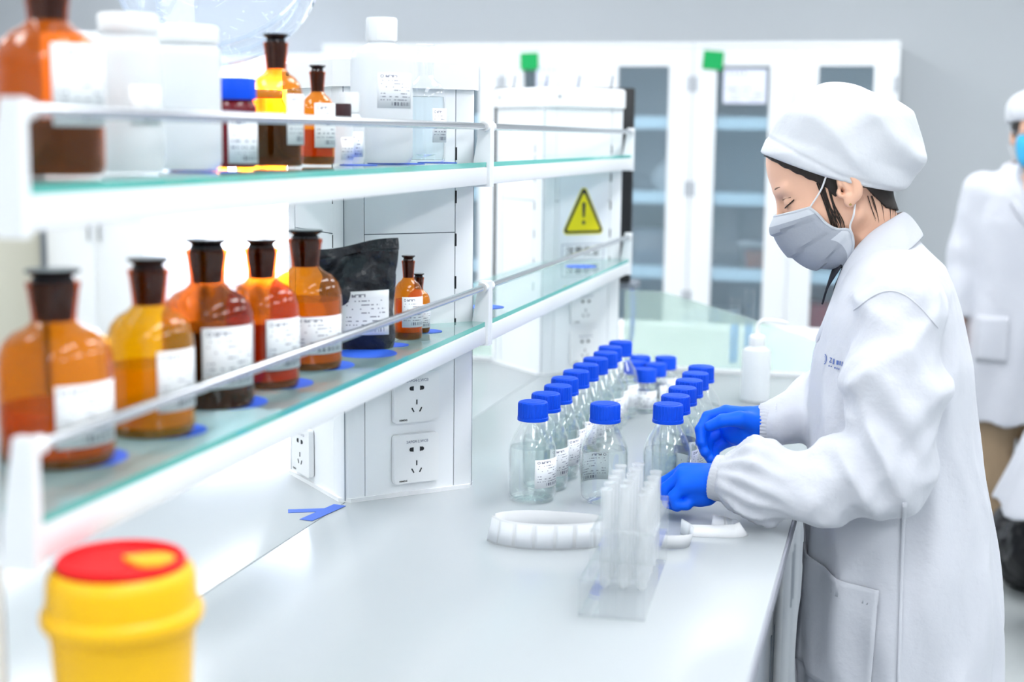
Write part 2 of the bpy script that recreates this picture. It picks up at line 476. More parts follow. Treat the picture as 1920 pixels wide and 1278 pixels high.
# ================================================================== THE ROOM
RX0, RX1, RY0, RY1, RZ = -5.2, 3.2, -2.6, 6.95, 2.9
struct(MB().box(RX0 - .1, RX1 + .1, RY0 - .1, RY1 + .1, -0.1, 0).build('floor', 'floor_vinyl', smooth=False))
struct(MB().box(RX0 - .1, RX1 + .1, RY0 - .1, RY1 + .1, RZ, RZ + .1).build('ceiling', 'ceiling_paint', smooth=False))
struct(MB().box(RX0 - .1, RX0, RY0, RY1, 0, RZ).build('wall_left', 'wall_paint', smooth=False))
struct(MB().box(RX1, RX1 + .1, RY0, RY1, 0, RZ).build('wall_right', 'wall_paint', smooth=False))
struct(MB().box(RX0, RX1, RY0 - .1, RY0, 0, RZ).build('wall_front', 'wall_paint', smooth=False))
WX0, WX1, WZ0, WZ1 = -3.62, -2.86, 0.70, 1.78
bw = MB()
bw.box(RX0, WX0, RY1, RY1 + .1, 0, RZ); bw.box(WX1, RX1, RY1, RY1 + .1, 0, RZ)
bw.box(WX0, WX1, RY1, RY1 + .1, 0, WZ0); bw.box(WX0, WX1, RY1, RY1 + .1, WZ1, RZ)
struct(bw.build('wall_back', 'wall_paint', smooth=False))
emission('daylight', (0.90, 0.95, 1.0), WINDOW_E)
wf = MB()
for a in ((WX0, WX0 + .04), (WX1 - .04, WX1), ((WX0 + WX1) / 2 - .02, (WX0 + WX1) / 2 + .02)): wf.box(a[0], a[1], RY1 + .02, RY1 + .07, WZ0, WZ1)
for a in ((WZ0, WZ0 + .04), (WZ1 - .04, WZ1)): wf.box(WX0, WX1, RY1 + .025, RY1 + .065, a[0], a[1])
win = struct(wf.build('window_1', 'white_metal', smooth=False))
for k in (0, 1):
    xa, xb = WX0 + .03 + k * .355, WX0 + .37 + k * .355
    MB().box(xa, xb, RY1 + .05, RY1 + .056, WZ0 + .02, WZ1 - .02).build('pane', 'daylight', win, smooth=False)
struct(MB().box(WX0 - .05, WX1 + .05, RY1 - .06, RY1 + .02, WZ0 - .03, WZ0, bev=.005).build('trim_1', 'white_metal', smooth=False))
glass('sheer', (0.95, 0.96, 1.0), gloss=0.0, body=(0.85, 0.87, 0.93), bodyw=0.45)
def curtain(x0, x1, n, m, label, depth=.03):
    rows = []
    for z in np.linspace(.12, 1.86, 6):
        rows.append([(x0 + (x1 - x0) * i / (8 * n), RY1 - .07 + depth * math.sin(2 * PI * i / 8 + z) * (1 - .15 * z), z) for i in range(8 * n + 1)])
    o = MB().grid(rows, uv=False).build('curtain', m, None); solidify(o, .002)
    return tag(o, label, 'curtain', 'window curtains')
mat('curtain_white', (0.75, 0.77, 0.82), 0.9)
curtain(-4.02, -3.565, 6, 'curtain_white', 'gathered opaque white curtain drawn to the left of the bright window', .045)
curtain(-3.555, -2.83, 7, 'sheer', 'sheer white curtain hanging across the bright far window')
o = MB().tube([(-4.06, RY1 - .07, 1.87), (-2.78, RY1 - .07, 1.87)], .012).build('curtain_rod', 'white_metal')
tag(o, 'white rod above the window that carries the curtains', 'curtain rod')

# ceiling LED panels, out of view, put in as lamps for the room
emission('led', (0.96, 0.98, 1.0), PANEL_E)
k = 0
panels = [(x, y) for y in (-1.2, 0.9, 3.0, 5.2) for x in (-3.9, -1.9, 0.1, 2.1)]
for (x, y) in panels:
    t = thing('ceiling_light', 'recessed white LED ceiling panel, ' + ['behind the camera', 'above the near bench end', 'above the worker', 'near the back wall'][(-1.2, 0.9, 3.0, 5.2).index(y)] + ', ' + ['by the left wall', 'left of the rack', 'right of the bench edge', 'by the right wall'][(-3.9, -1.9, 0.1, 2.1).index(x)], 'ceiling light', (x, y, RZ), 0, 'ceiling LED panels')
    f = MB(); f.box(-.32, .32, -.62, -.59, -.02, -.001); f.box(-.32, .32, .59, .62, -.02, -.001); f.box(-.32, -.29, -.59, .59, -.02, -.001); f.box(.29, .32, -.59, .59, -.02, -.001)
    if k == 0:
        fm = f.mesh('frame', False); dm = MB().box(-.29, .29, -.59, .59, -.012, -.001).mesh('diffuser', False)
        fm.materials.append(MATS['white_metal']); dm.materials.append(MATS['led']); k = 1
    link('frame', fm, None, t); link('diffuser', dm, None, t)

# ================================================================== BENCH
ZB = 0.85
XC, XE = -0.888, -0.138
def worktop(x0, x1, edge_x):
    m = MB(); m.box(x0, x1, 0.55, 3.80, ZB - .022, ZB, bev=.0025); return m
bt = thing('bench_worktop', 'light grey worktop at which the bottles and the white coated worker stand', 'worktop', ((XC + XE) / 2, 2.2, ZB - .022))
o = MB().box(-.3745, .3745, -1.65, 1.60, 0, .022, bev=.002).build('top', 'benchtop', bt)
MB().box(.3745, .378, -1.65, 1.60, 0.001, .0205).build('edge_band', 'bench_edge', bt, label='dark grey edge band')
bt2 = thing('lab_bench', 'light grey worktop beyond the middle seam on the window side of the rack', 'worktop', (XC - .375, 2.2, 0))
MB().box(-.3745, .3745, -1.65, 1.60, ZB - .022, ZB, bev=.002).build('top', 'benchtop', bt2)
for sx in (-.34, .33):
    for sy in (-1.6, 0, 1.55):
        MB().box(sx - .02, sx + .02, sy - .02, sy + .02, 0, ZB - .022, bev=.003).build('leg', 'white_metal', bt2)
for sy in (-1.6, 0, 1.55):
    MB().box(-.32, .31, sy - .018, sy + .018, .1, .14, bev=.003).build('stretcher', 'white_metal', bt2)

ords = ['first', 'second', 'third', 'fourth', 'fifth', 'sixth', 'seventh', 'eighth', 'ninth', 'tenth']
cw = 3.2 / 6
for i in range(6):
    y0 = .58 + i * cw
    t = thing('base_cabinet', f'{ords[i]} grey steel base cabinet from the near end, under the worktop', 'cabinet', (-.52, y0 + cw / 2, 0), 0, 'base cabinets under the worktop')
    h = cw / 2 - .0015
    MB().box(-.34, .33, -h, h, .10, ZB - .0225, bev=.003).build('body', 'cabinet_grey', t)
    MB().box(-.34, .28, -h, h, 0, .0995).build('plinth', 'seam_grey', t)
    d = MB().box(.3305, .349, -h + .003, h - .003, .66, ZB - .045, bev=.003).build('drawer', 'cabinet_grey', t)
    MB().box(.349, .3505, -.07, .07, .728, .742).build('handle', 'seam_grey', d)
    for s in (-1, 1):
        a, b = (-h + .003, -.0015) if s < 0 else (.0015, h - .003)
        d = MB().box(.3305, .349, a, b, .11, .655, bev=.003).build('door', 'cabinet_grey', t)
        yy = s * .03
        MB().box(.349, .3505, yy - .006, yy + .006, .50, .62).build('handle', 'seam_grey', d)

# ================================================================== REAGENT RACK
ZT, ZL = 1.431, 1.152          # upper faces of the two glass shelves
COLY = (1.01, 2.40, 3.80)
def col_poly(side, ch):
    """square of this side turned by 45 degrees, corners cut by ch"""
    h = side / 2; P = []
    for (sx, sy) in ((1, -1), (1, 1), (-1, 1), (-1, -1)):
        a = (sx * h, sy * (h - ch)); b = (sx * (h - ch), sy * h)
        P += [b, a] if sx * sy < 0 else [a, b]
    c, s = math.cos(-PI / 4), math.sin(-PI / 4)
    return P
SIDE = 0.254
def socket_part(parent, face, u, zc):
    """86 mm wall socket on face (0..3): built flat in face frame and turned to its face"""
    fr = Matrix.Rotation(face, 4, 'Z') @ Matrix.Translation((u, -SIDE / 2 - .001, zc))
    def put(name, me, m, par=None, lab=None):
        o = link(name, me, m, par or parent, label=lab); o.matrix_local = fr if par is None else Matrix.Identity(4); return o
    b = MB(); b.prism(rrect(-.043, .043, -.043, .043, .005), -.0095, 0, axis='y')
    plate = put('socket', b.mesh('socket', True, 30), 'white_plastic', None, 'white five-hole wall socket')
    h = MB(); Y0, Y1 = -.0103, -.0095
    for s in (-1, 1):
        pts = []
        for i in range(13):
            a = PI / 2 + s * PI * i / 12 if s > 0 else PI / 2 - PI * i / 12 * 1
        cx, cz = s * .0105, .0165
        pts = [(cx + .0036 * math.cos(2 * PI * i / 14), cz + .0036 * math.sin(2 * PI * i / 14)) for i in range(14)]
        h.prism(pts, Y0, Y1, axis='y')
        h.prism([(cx - s * .0042, cz - .0038), (cx - s * .002, cz - .0038), (cx - s * .002, cz + .0038), (cx - s * .0042, cz + .0038)], Y0 - .0002, Y1, axis='y')
    def bar(x, z, ang):
        dx, dz = math.sin(ang) * .0042, math.cos(ang) * .0042; nx, nz = math.cos(ang) * .0010, -math.sin(ang) * .0010
        h.prism([(x - dx - nx, z - dz - nz), (x - dx + nx, z - dz + nz), (x + dx + nx, z + dz + nz), (x + dx - nx, z + dz - nz)], Y0, Y1, axis='y')
    bar(0, -.008, 0); bar(-.0075, -.0215, -.5); bar(.0075, -.0215, .5)
    put('holes', h.mesh('holes', False), 'slot_black', plate)
    R = Matrix.Rotation(PI / 2, 4, 'X')
    for body, sz, x, z, bold in (('2APG4-2,WCB', .0068, .001, .0300, 0.0), ('SIEMENS', .0042, -.026, -.0385, .00012)):
        me = text_mesh(body, sz, 'CENTER', bold); me.transform(Matrix.Translation((x, -.0102, z)) @ R)
        put('lettering', me, 'ink_grey' if body[0] == '2' else 'sign_black', plate)
F_R, F_L, F_BR, F_BL = PI / 4, -PI / 4, 3 * PI / 4, -3 * PI / 4
def column(y, label, sockets, base_z=ZB):
    t = thing('rack_column', label, 'rack column', (XC, y, base_z), 0, 'columns of the reagent rack')
    H = 1.558 - base_z; h = SIDE / 2
    for q, face in enumerate((F_R, F_L, F_BR, F_BL)):
        fm = Matrix.Rotation(face, 4, 'Z')
        def put(name, mb, m, par=t, sharp=30):
            me = mb.mesh(name, True, sharp); me.transform(fm); return link(name, me, m, par)
        # corner profile centred on the corner left of this face
        c = MB()
        pts = [(-h + .040, -h + .0), (-h + .012, -h), (-h + .004, -h + .003), (-h + .003, -h + .004), (-h, -h + .012), (-h, -h + .040), (-h + .006, -h + .040), (-h + .04, -h + .006)]
        c.prism(pts, .004, H - .002); 
        put('corner_profile', c, 'rack_white')
        # rubber seam running down the corner
        s = MB(); s.prism([(-h + .0035, -h + .0028), (-h + .0047, -h + .0016), (-h + .006, -h + .004)], .003, H)
        put('corner_seam', s, 'seam_grey')
        # infill panels with the dark joint between
        zs = [.004, .46, H - .002]
        back = MB(); back.box(-h + .039, h - .039, -h + .003, -h + .009, .003, H - .003); put('panel_backing', back, 'seam_grey')
        for a, b in zip(zs[:-1], zs[1:]):
            p = MB(); p.box(-h + .0415, h - .0415, -h + .0005, -h + .006, a, b - .0018); put('panel', p, 'rack_panel')
        for k in range(5):
            z0 = .286 + k * .0745
            sl = MB(); sl.box(h - .0415, h - .0380, -h - .0004, -h + .004, z0, z0 + .022); put('slot', sl, 'slot_black')
    base = MB(); base.prism([(p[0] * 1.0, p[1] * 1.0) for p in cut_square(h + .004, .016)], 0, .007); 
    me = base.mesh('base_seal', False); me.transform(Matrix.Rotation(PI / 4, 4, 'Z')); link('base_seal', me, 'white_plastic', t)
    cap = MB(); z0, z1 = H - .004, 1.603 - base_z
    o1 = cut_square(h + .010, .022); o2 = cut_square(h + .006, .020)
    V = [(x, yy, z0) for x, yy in o1] + [(x, yy, z1 - .005) for x, yy in o1] + [(x, yy, z1) for x, yy in o2]; n = len(o1)
    F = [(i, (i + 1) % n, n + (i + 1) % n, n + i) for i in range(n)] + [(n + i, n + (i + 1) % n, 2 * n + (i + 1) % n, 2 * n + i) for i in range(n)] + [tuple(range(n))[::-1], tuple(range(2 * n, 3 * n))]
    cap.add(V, F); me = cap.mesh('top_cap', True, 30); me.transform(Matrix.Rotation(PI / 4, 4, 'Z')); cp = link('top_cap', me, 'white_plastic', t)
    for face in (F_R, F_L):
        sc = MB(); sc.tube([(-.085, -h - .0135, H + .022), (-.085, -h - .010, H + .022)], .0032, 10); me = sc.mesh('screw'); me.transform(Matrix.Rotation(face, 4, 'Z')); link('screw', me, 'seam_grey', cp)
    for face, u, z in sockets: socket_part(t, face, u, z)
    return t
def cut_square(h, ch):
    return [(h - ch, -h), (h, -h + ch), (h, h - ch), (h - ch, h), (-h + ch, h), (-h, h - ch), (-h, -h + ch), (-h + ch, -h)]
column(COLY[0], 'white aluminium rack column at the near end of the shelves', [])
column(COLY[1], 'white rack column with wall sockets where the two shelf bays meet', [(F_R, .0075, .067), (F_R, .0075, .175), (F_L, -.045, .06)])
column(COLY[2], 'white rack column at the far end carrying the yellow warning sign', [(F_R, .0075, .067), (F_R, .0075, .175)])

def shelf(y0, y1, ztop, label, xf=-0.684, xb=-0.900, rail=True):
    """one glass shelf bay: beam, glass, rail, brackets; y0,y1 = column centres"""
    t = thing('rack_shelf', label, 'shelf', (0, 0, 0), 0, 'glass shelves of the reagent rack')
    s = 1 if xf > xb else -1
    a, b = y0 + .014, y1 - .014
    X0, X1 = min(xf, xb), max(xf, xb)
    bz = ztop - .0385
    # front beam and back beam of the frame
    MB().box(*sorted((xf, xf - s * .022)), a, b, bz, ztop - .0085, bev=.002).build('front_beam', 'rack_white', t)
    ca = lambda yy, d: yy + d * .19
    MB().box(*sorted((xb, xb + s * .015)), a + .19, b - .19, bz, ztop - .0085, bev=.002).build('back_beam', 'rack_white', t)
    for q in range(3):
        yy = a + .22 + q * (b - a - .44) / 2
        MB().box(X0 + .015, X1 - .022, yy - .012, yy + .012, bz + .004, ztop - .0095).build('cross_bar', 'rack_white', t)
    g = MB()
    # glass plate notched around the columns
    e = .002 * s
    poly = [(xf - e, a), (xf - e, b), (xf - s * .03, b), (xb + s * .0, b - .200), (xb, a + .200), (xf - s * .03, a)]
    if s < 0: poly = poly[::-1]
    n = len(poly)
    V = [(x, y, ztop - .008) for x, y in poly] + [(x, y, ztop) for x, y in poly]
    g.add(V, [tuple(range(n))[::-1], tuple(range(n, 2 * n))], 0)
    g.add(V, [(i, (i + 1) % n, n + (i + 1) % n, n + i) for i in range(n)], 1)
    g.build('glass_plate', ['shelf_glass', 'shelf_edge'], t, smooth=False)
    if rail:
        zr = ztop + .061
        MB().tube([(xf - s * .004, a - .006, zr), (xf - s * .004, b + .006, zr)], .0058, 14).build('rail', 'chrome', t)
        for yy, d in ((a, 1), (b, -1)):
            br = MB()
            yo = yy - d * .0135
            br.prism([(xf + s * .004, bz - .004), (xf + s * .004, zr + .010), (xf - s * .014, zr + .010), (xf - s * .026, ztop), (xf - s * .20 if False else xf - s * .03, bz - .004)][::1], min(yo, yo + d * .012), max(yo, yo + d * .012), axis='y')
            br.build('bracket', 'rack_white', t, sharp=30)
            MB().tube([(xf - s * .004, yy - d * .002, zr), (xf - s * .004, yy + d * .012, zr)], .0088, 14).build('rail_collar', 'white_plastic', t)
            # arm reaching to the column
            ym = y0 if d > 0 else y1
            MB().box(*sorted((xf - s * .024, XC + s * .165)), *sorted((yy - d * .012, yy - d * .002)), bz + .002, ztop - .010).build('bracket_arm', 'rack_white', t)
    return t
shelf(COLY[0], COLY[1], ZT, 'upper glass shelf of the near bay, crowded with bottles')
shelf(COLY[1], COLY[2], ZT, 'empty upper glass shelf of the far bay in front of the sign column')
shelf(COLY[0], COLY[1], ZL, 'lower glass shelf of the near bay holding amber bottles and pouch')
shelf(COLY[1], COLY[2], ZL, 'lower glass shelf of the far bay above the row of clear bottles')
shelf(COLY[0], COLY[1], ZT, 'upper glass shelf on the window side of the rack under the big clear vessel', xf=-1.092, xb=-.904, rail=False)

# warning sign on the far column
h = SIDE / 2
sg = thing('warning_sign', 'yellow triangular warning sign with exclamation mark on the far rack column', 'sign', (XC, COLY[2], ZB))
SM = Matrix.Rotation(F_R, 4, 'Z') @ Matrix.Translation((0.0, -h - .0012, .422))
def sput(name, mb, m, par=None):
    me = mb.mesh(name, False); me.transform(SM); return link(name, me, m, par or sg)
b = MB(); b.box(-.076, .076, -.0012, 0, -.135, .100); sput('sheet', b, 'paper_white')
def tri(w, zt, zb, r):
    P = []; V = [Vector((0, zt)), Vector((-w, zb)), Vector((w, zb))]
    for i in range(3):
        p, a, c = V[i], (V[i - 1] - V[i]).normalized(), (V[(i + 1) % 3] - V[i]).normalized()
        hb = (a + c).normalized(); ang = a.angle(c) / 2; ce = p + hb * (r / math.sin(ang))
        d0 = (p + a * (r / math.tan(ang))) - ce; d1 = (p + c * (r / math.tan(ang))) - ce
        for k in range(6):
            d = d0.lerp(d1, k / 5).normalized() * r; q = ce + d; P.append((q.x, q.y))
    return P
for nm, w, zt, zb, r, m, yy in (('triangle_margin', .069, .086, -.052, .011, 'sign_yellow', -.0016), ('triangle_border', .065, .079, -.048, .008, 'sign_black', -.0020), ('triangle_field', .054, .060, -.0415, .004, 'sign_yellow', -.0024)):
    b = MB(); b.prism(tri(w, zt, zb, r), yy, -.0012, axis='y'); sput(nm, b, m)
b = MB(); b.prism([(-.0035, -.006), (.0035, -.006), (.0055, .030), (.004, .033), (-.004, .033), (-.0055, .030)], -.0028, -.0012, axis='y')
b.prism([(.0055 * math.cos(2 * PI * i / 12), -.020 + .0055 * math.sin(2 * PI * i / 12)) for i in range(12)], -.0028, -.0012, axis='y')
sput('exclamation_mark', b, 'sign_black')
b = MB()
for a in ((-.066, .066, -.078, -.0765), (-.066, .066, -.1205, -.119), (-.066, -.0645, -.1205, -.0765), (.0645, .066, -.1205, -.0765)): b.box(a[0], a[1], -.0016, -.0012, a[2], a[3])
sput('caption_frame', b, 'ink_grey')
me = text_mesh('注意安全', .027, 'CENTER', .0003); me.transform(SM @ Matrix.Translation((0, -.0017, -.098)) @ Matrix.Rotation(PI / 2, 4, 'X'))
link('caption', me, 'sign_black', sg)

# black drying pegboard behind the far column
pb = thing('drying_pegboard', 'black drying pegboard behind the far white rack column', 'pegboard', (XC - .037, COLY[2] + .20, ZB))
MB().box(-.205, .205, 0, .018, .215, .765, bev=.006).build('board', 'black_plastic', pb)
for rr in range(5):
    for c in range(6):
        x, z = -.17 + c * .068, .28 + rr * .10
        MB().tube([(x, .016, z), (x, .10, z + .045), (x, .115, z + .053)], [.005, .004, .002], 8).build('peg', 'black_plastic', pb)
for c in range(4):
    x = -.15 + c * .095
    MB().tube([(x, .012, .76), (x + .006, .012, .80)], [.003, .0025], 8).build('top_peg', 'seam_grey', pb)
MB().box(-.205, .215, .018, .12, .195, .214, bev=.004).build('drip_tray', 'seam_grey', pb)
MB().box(-.02, .02, .002, .016, 0.001, .215).build('support_post', 'black_plastic', pb)
MB().tube(catmull([(.20, .06, .196), (.204, .06, .15), (.204, .062, .09), (.19, .09, .03), (.12, .14, .007)], 6), .007, 10).build('drain_hose', 'hose_blue', pb)

# blue masking tape on the seam
tp = thing('masking_tape', 'two crossing strips of blue masking tape on the worktop beside the column', 'tape', (-.915, 2.155, ZB + .0002))
def strip(p, q, w, z):
    p, q = Vector(p), Vector(q); d = (q - p).normalized(); n = Vector((-d.y, d.x)) * w / 2
    P = [p + n, p - n, q - n, q + n]
    m = MB(); m.prism([(a.x + .915, a.y - 2.155) for a in P], z, z + .0004); return m
strip((-.956, 2.143), (-.892, 2.172), .022, 0).build('strip', 'tape_blue', tp, smooth=False)
strip((-.905, 2.098), (-.888, 2.205), .024, .0004).build('strip', 'tape_blue', tp, smooth=False)

# ================================================================== SINK END
sk = thing('sink_unit', 'white sink counter beyond the splash panes at the end of the bench', 'sink', (XC, 4.35, 0))
m = MB()
m.box(-.75, .75, -.545, -.40, ZB - .03, ZB); m.box(-.75, .75, .36, .50, ZB - .03, ZB); m.box(-.75, -.5, -.40, .36, ZB - .03, ZB); m.box(.5, .75, -.40, .36, ZB - .03, ZB)
m.build('counter', 'white_plastic', sk, smooth=False)
m = MB(); m.box(-.51, .51, -.41, .37, .55, .565); m.box(-.51, -.5, -.41, .37, .565, ZB - .03); m.box(.5, .51, -.41, .37, .565, ZB - .03); m.box(-.5, .5, -.41, -.40, .565, ZB - .03); m.box(-.5, .5, .36, .37, .565, ZB - .03)
m.build('basin', 'white_plastic', sk, smooth=False)
m = MB(); m.box(-.74, .74, -.53, .49, 0, .54); m.build('base', 'cabinet_grey', sk, smooth=False)
m = MB(); m.box(-.74, -.52, -.53, .49, .54, ZB - .03); m.box(.52, .74, -.53, .49, .54, ZB - .03); m.build('side', 'cabinet_grey', sk, smooth=False)
def pane(x0, x1, hl, hr, y, label):
    t = thing('splash_pane', label, 'glass panel', ((x0 + x1) / 2, y, ZB), 0, 'glass splash panes at the sink')
    w = (x1 - x0) / 2; P = [(-w, .008), (w, .008)]
    for i in range(17):
        u = i / 16; P.append((w - 2 * w * u, hr + (hl - hr) * min(1, u * 1.22) ** .9 if hl != hr else hr))
    m = MB(); m.prism(P, -.003, .003, axis='y'); m.build('glass', 'splash_glass', t, sharp=20)
    MB().box(-w, w, -.009, .009, 0.0005, .013, bev=.002).build('foot_rail', 'white_plastic', t)
pane(-.700, -.142, .215, .085, 3.815, 'clear glass splash pane sloping down to the right beside the sink')
pane(-1.63, -1.075, .20, .20, 3.815, 'clear glass splash pane left of the far rack column')

# ================================================================== BACK CABINETS
def glass_cabinet(x0, x1, label, seed):
    yf, yb, H = 6.5, 6.93, 1.905
    t = thing('glass_cabinet', label, 'cabinet', ((x0 + x1) / 2, (yf + yb) / 2, 0), 0, 'white glass-door cabinets along the back wall')
    w = (x1 - x0) / 2 - .002; d = (yb - yf) / 2
    m = MB(); m.box(-w, -w + .018, -d + .02, d, .0, H - .02); m.box(w - .018, w, -d + .02, d, 0, H - .02); m.box(-w, w, -d, d, H - .02, H); m.box(-w + .018, w - .018, d - .012, d, 0, H - .02); m.box(-w + .018, w - .018, -d + .02, d - .012, .05, .07)
    m.box(-.015, .015, -d + .022, d - .012, .07, H - .02)
    m.build('carcass', 'white_metal', t, smooth=False)
    for z in (.545, .862, 1.205, 1.545):
        MB().box(-w + .018, w - .018, -d + .03, d - .012, z, z + .022).box(-w + .018, w - .018, -d + .021, -d + .03, z - .025, z + .030).build('shelf_board', 'shelf_blue', t, smooth=False)
    for s in (-1, 1):
        a, b = (-w, -.0015) if s < 0 else (.0015, w)
        z0, z1 = .56, H - .024
        pa, pb_, pz0, pz1 = a + .105, b - .105, .60, 1.80
        m = MB(); y0, y1 = -d, -d + .018
        m.box(a, pa, y0, y1, z0, z1); m.box(pb_, b, y0, y1, z0, z1); m.box(pa, pb_, y0, y1, z0, pz0); m.box(pa, pb_, y0, y1, pz1, z1)
        dr = m.build('door', 'white_metal', t, smooth=False)
        MB().box(pa - .002, pb_ + .002, y0 + .007, y0 + .011, pz0 - .002, pz1 + .002).build('pane', 'door_glass', dr, smooth=False)
        hx = -s * -.03
        MB().box(s * .028 - .006, s * .028 + .006, y0 - .012, y0, 1.18, 1.26, bev=.002).build('handle', 'chrome', dr)
        for hz in (.75, 1.25, 1.72):
            xe = a + .012 if s < 0 else b - .012
            MB().box(xe - .008, xe + .008, y0 - .003, y0, hz - .035, hz + .035).build('hinge', 'cabinet_grey', dr, smooth=False)
        m = MB().box(a, b, -d, -d + .018, .08, .555); lo = m.build('lower_door', 'white_metal', t, smooth=False)
        MB().box(s * .028 - .006, s * .028 + .006, -d - .012, -d, .36, .44, bev=.002).build('handle', 'chrome', lo)
    return t
glass_cabinet(-2.695, -1.80, 'white glass-door cabinet half hidden behind the rack column and clear vessel', 1)
glass_cabinet(-1.80, -.905, 'white glass-door cabinet behind the far rack column, with a green note', 2)
gc = glass_cabinet(-.905, -.005, 'white glass-door cabinet at the right end, behind the capped worker', 3)
o = MB().box(-.455 + .04 - .015, -.455 + .04 + .015, 6.484, 6.499, 1.02, 1.06, bev=.003).build('door_lock', 'brass'); 
o.parent = gc; o.matrix_parent_inverse = Matrix.Translation((.455, -6.715, 0))
def note(x, z, s, label, rot=0.05):
    m = MB(); m.box(-s, s, -.001, 0, -s * .9, s * .9); o = m.build('sticky_note', 'note_green', None, (x, 6.494, z), smooth=False); o.rotation_euler = (0, rot, 0)
    tag(o, label, 'sticky note', 'green notes on the cabinets')
note(-1.665, 1.822, .044, 'green sticky note on the cabinet beside the far rack column top', -.03)
note(-.815, 1.825, .046, 'green sticky note on the rightmost glass-door cabinet', .08)
note(-2.49, 1.822, .044, 'green sticky note peeking out above the near rack column', .02)
def notice(x0, x1, z0, z1, label):
    t = MB(); t.grid([[(x0, 6.496, z0), (x1, 6.496, z0)], [(x0, 6.496, z1), (x1, 6.496, z1)]]); o = t.build('notice_sheet', 'notice', None, smooth=False); solidify(o, .0008)
    tag(o, label, 'notice', 'notices on the cabinet doors')
notice(-1.63, -1.435, 1.66, 1.80, 'pale notice sheet taped below the green note left of the black pegboard')
notice(-.765, -.575, 1.635, 1.785, 'pale lilac notice sheet taped to the rightmost cabinet glass')

# things inside the cabinets
def tub(x, y, z, w, dd, hh, m, label, cat='box', grp='boxes in the glass-door cabinets', lid=None):
    t = thing('storage_box', label, cat, (x, y, z + .0005), 0, grp)
    b = MB(); k = .9
    V = [(-w * k, -dd * k, 0), (w * k, -dd * k, 0), (w * k, dd * k, 0), (-w * k, dd * k, 0), (-w, -dd, hh), (w, -dd, hh), (w, dd, hh), (-w, dd, hh)]
    b.add(V, [(3, 2, 1, 0), (0, 1, 5, 4), (1, 2, 6, 5), (2, 3, 7, 6), (3, 0, 4, 7)]); o = b.build('tub', m, t, smooth=False); solidify(o, .003)
    MB().box(-w - .006, w + .006, -dd - .006, dd + .006, hh, hh + .012, bev=.003).build('rim_lid', lid or m, t)
tub(-.60, 6.72, .886, .085, .12, .11, 'acrylic', 'clear plastic tub with orange packs behind the rightmost cabinet glass', lid='white_plastic')
tub(-.60, 6.72, .889, .055, .08, .06, 'box_orange', 'orange pack inside the clear tub in the cabinet')
tub(-.155, 6.72, .570, .10, .12, .15, 'box_red', 'red storage box on the lowest shelf of the right cabinet')
tub(-.32, 6.72, .570, .05, .12, .15, 'box_red', 'narrow red storage box nearest the worker in the right cabinet')
tub(-.75, 6.74, .570, .06, .11, .10, 'white_plastic', 'white storage box low in the cabinet beside the wash bottle')
tub(-1.10, 6.74, .886, .09, .11, .16, 'cabinet_grey', 'grey storage box in the cabinet right of the pegboard')
o = MB().lathe([(0, 0), (.05, 0), (.07, .03), (.078, .075), (.06, .125), (.03, .145), (.022, .16), (.0, .162)], 24).build('white_flask', 'white_plastic', None, (-1.04, 6.72, 1.23))
tag(o, 'round white flask on the cabinet shelf right of the black pegboard', 'flask')

# left background
lc = thing('storage_cupboard', 'tall white cupboard seen between the shelves at far left', 'cupboard', (-3.76, 6.45, 0))
MB().box(-.27, .27, -.25, .25, .06, 1.95, bev=.004).build('body', 'white_metal', lc); MB().box(-.26, .26, -.23, .24, 0, .0595).build('plinth', 'seam_grey', lc)
for s in (-1, 1):
    d = MB().box(*((-.268, -.0015) if s < 0 else (.0015, .268)), -.27, -.2505, .07, 1.94, bev=.003).build('door', 'white_metal', lc)
    MB().box(s * .03 - .006, s * .03 + .006, -.285, -.270, .95, 1.10, bev=.002).build('handle', 'chrome', d)
bc = thing('drawer_cabinet', 'beige metal cabinet with red print at the left edge', 'cabinet', (-4.33, 5.92, 0))
MB().box(-.27, .27, -.25, .25, .05, 1.48, bev=.004).build('body', 'beige_metal', bc); MB().box(-.26, .26, -.24, .24, 0, .0495).build('plinth', 'seam_grey', bc)
for z0, z1 in ((.06, .30), (.31, .60), (.61, .91), (.92, 1.20), (1.21, 1.47)):
    d = MB().box(-.265, .265, -.268, -.2505, z0, z1 - .006, bev=.003).build('drawer', 'beige_metal', bc)
    MB().tube([(-.24, -.268, (z0 + z1) / 2), (-.24, -.285, (z0 + z1) / 2), (-.12, -.285, (z0 + z1) / 2), (-.12, -.268, (z0 + z1) / 2)], .006, 8).build('handle', 'chrome', d)
m = MB()
for i, (x, z) in enumerate(((0, 0), (.032, 0), (0, -.036), (.032, -.036))):
    for k in range(3): m.box(.09 + x, .115 + x, -.2695, -.268, .80 + z + k * .010, .805 + z + k * .010)
    m.box(.101 + x, .105 + x, -.2695, -.268, .798 + z, .828 + z)
m.build('red_lettering', 'red_print', bc, smooth=False)
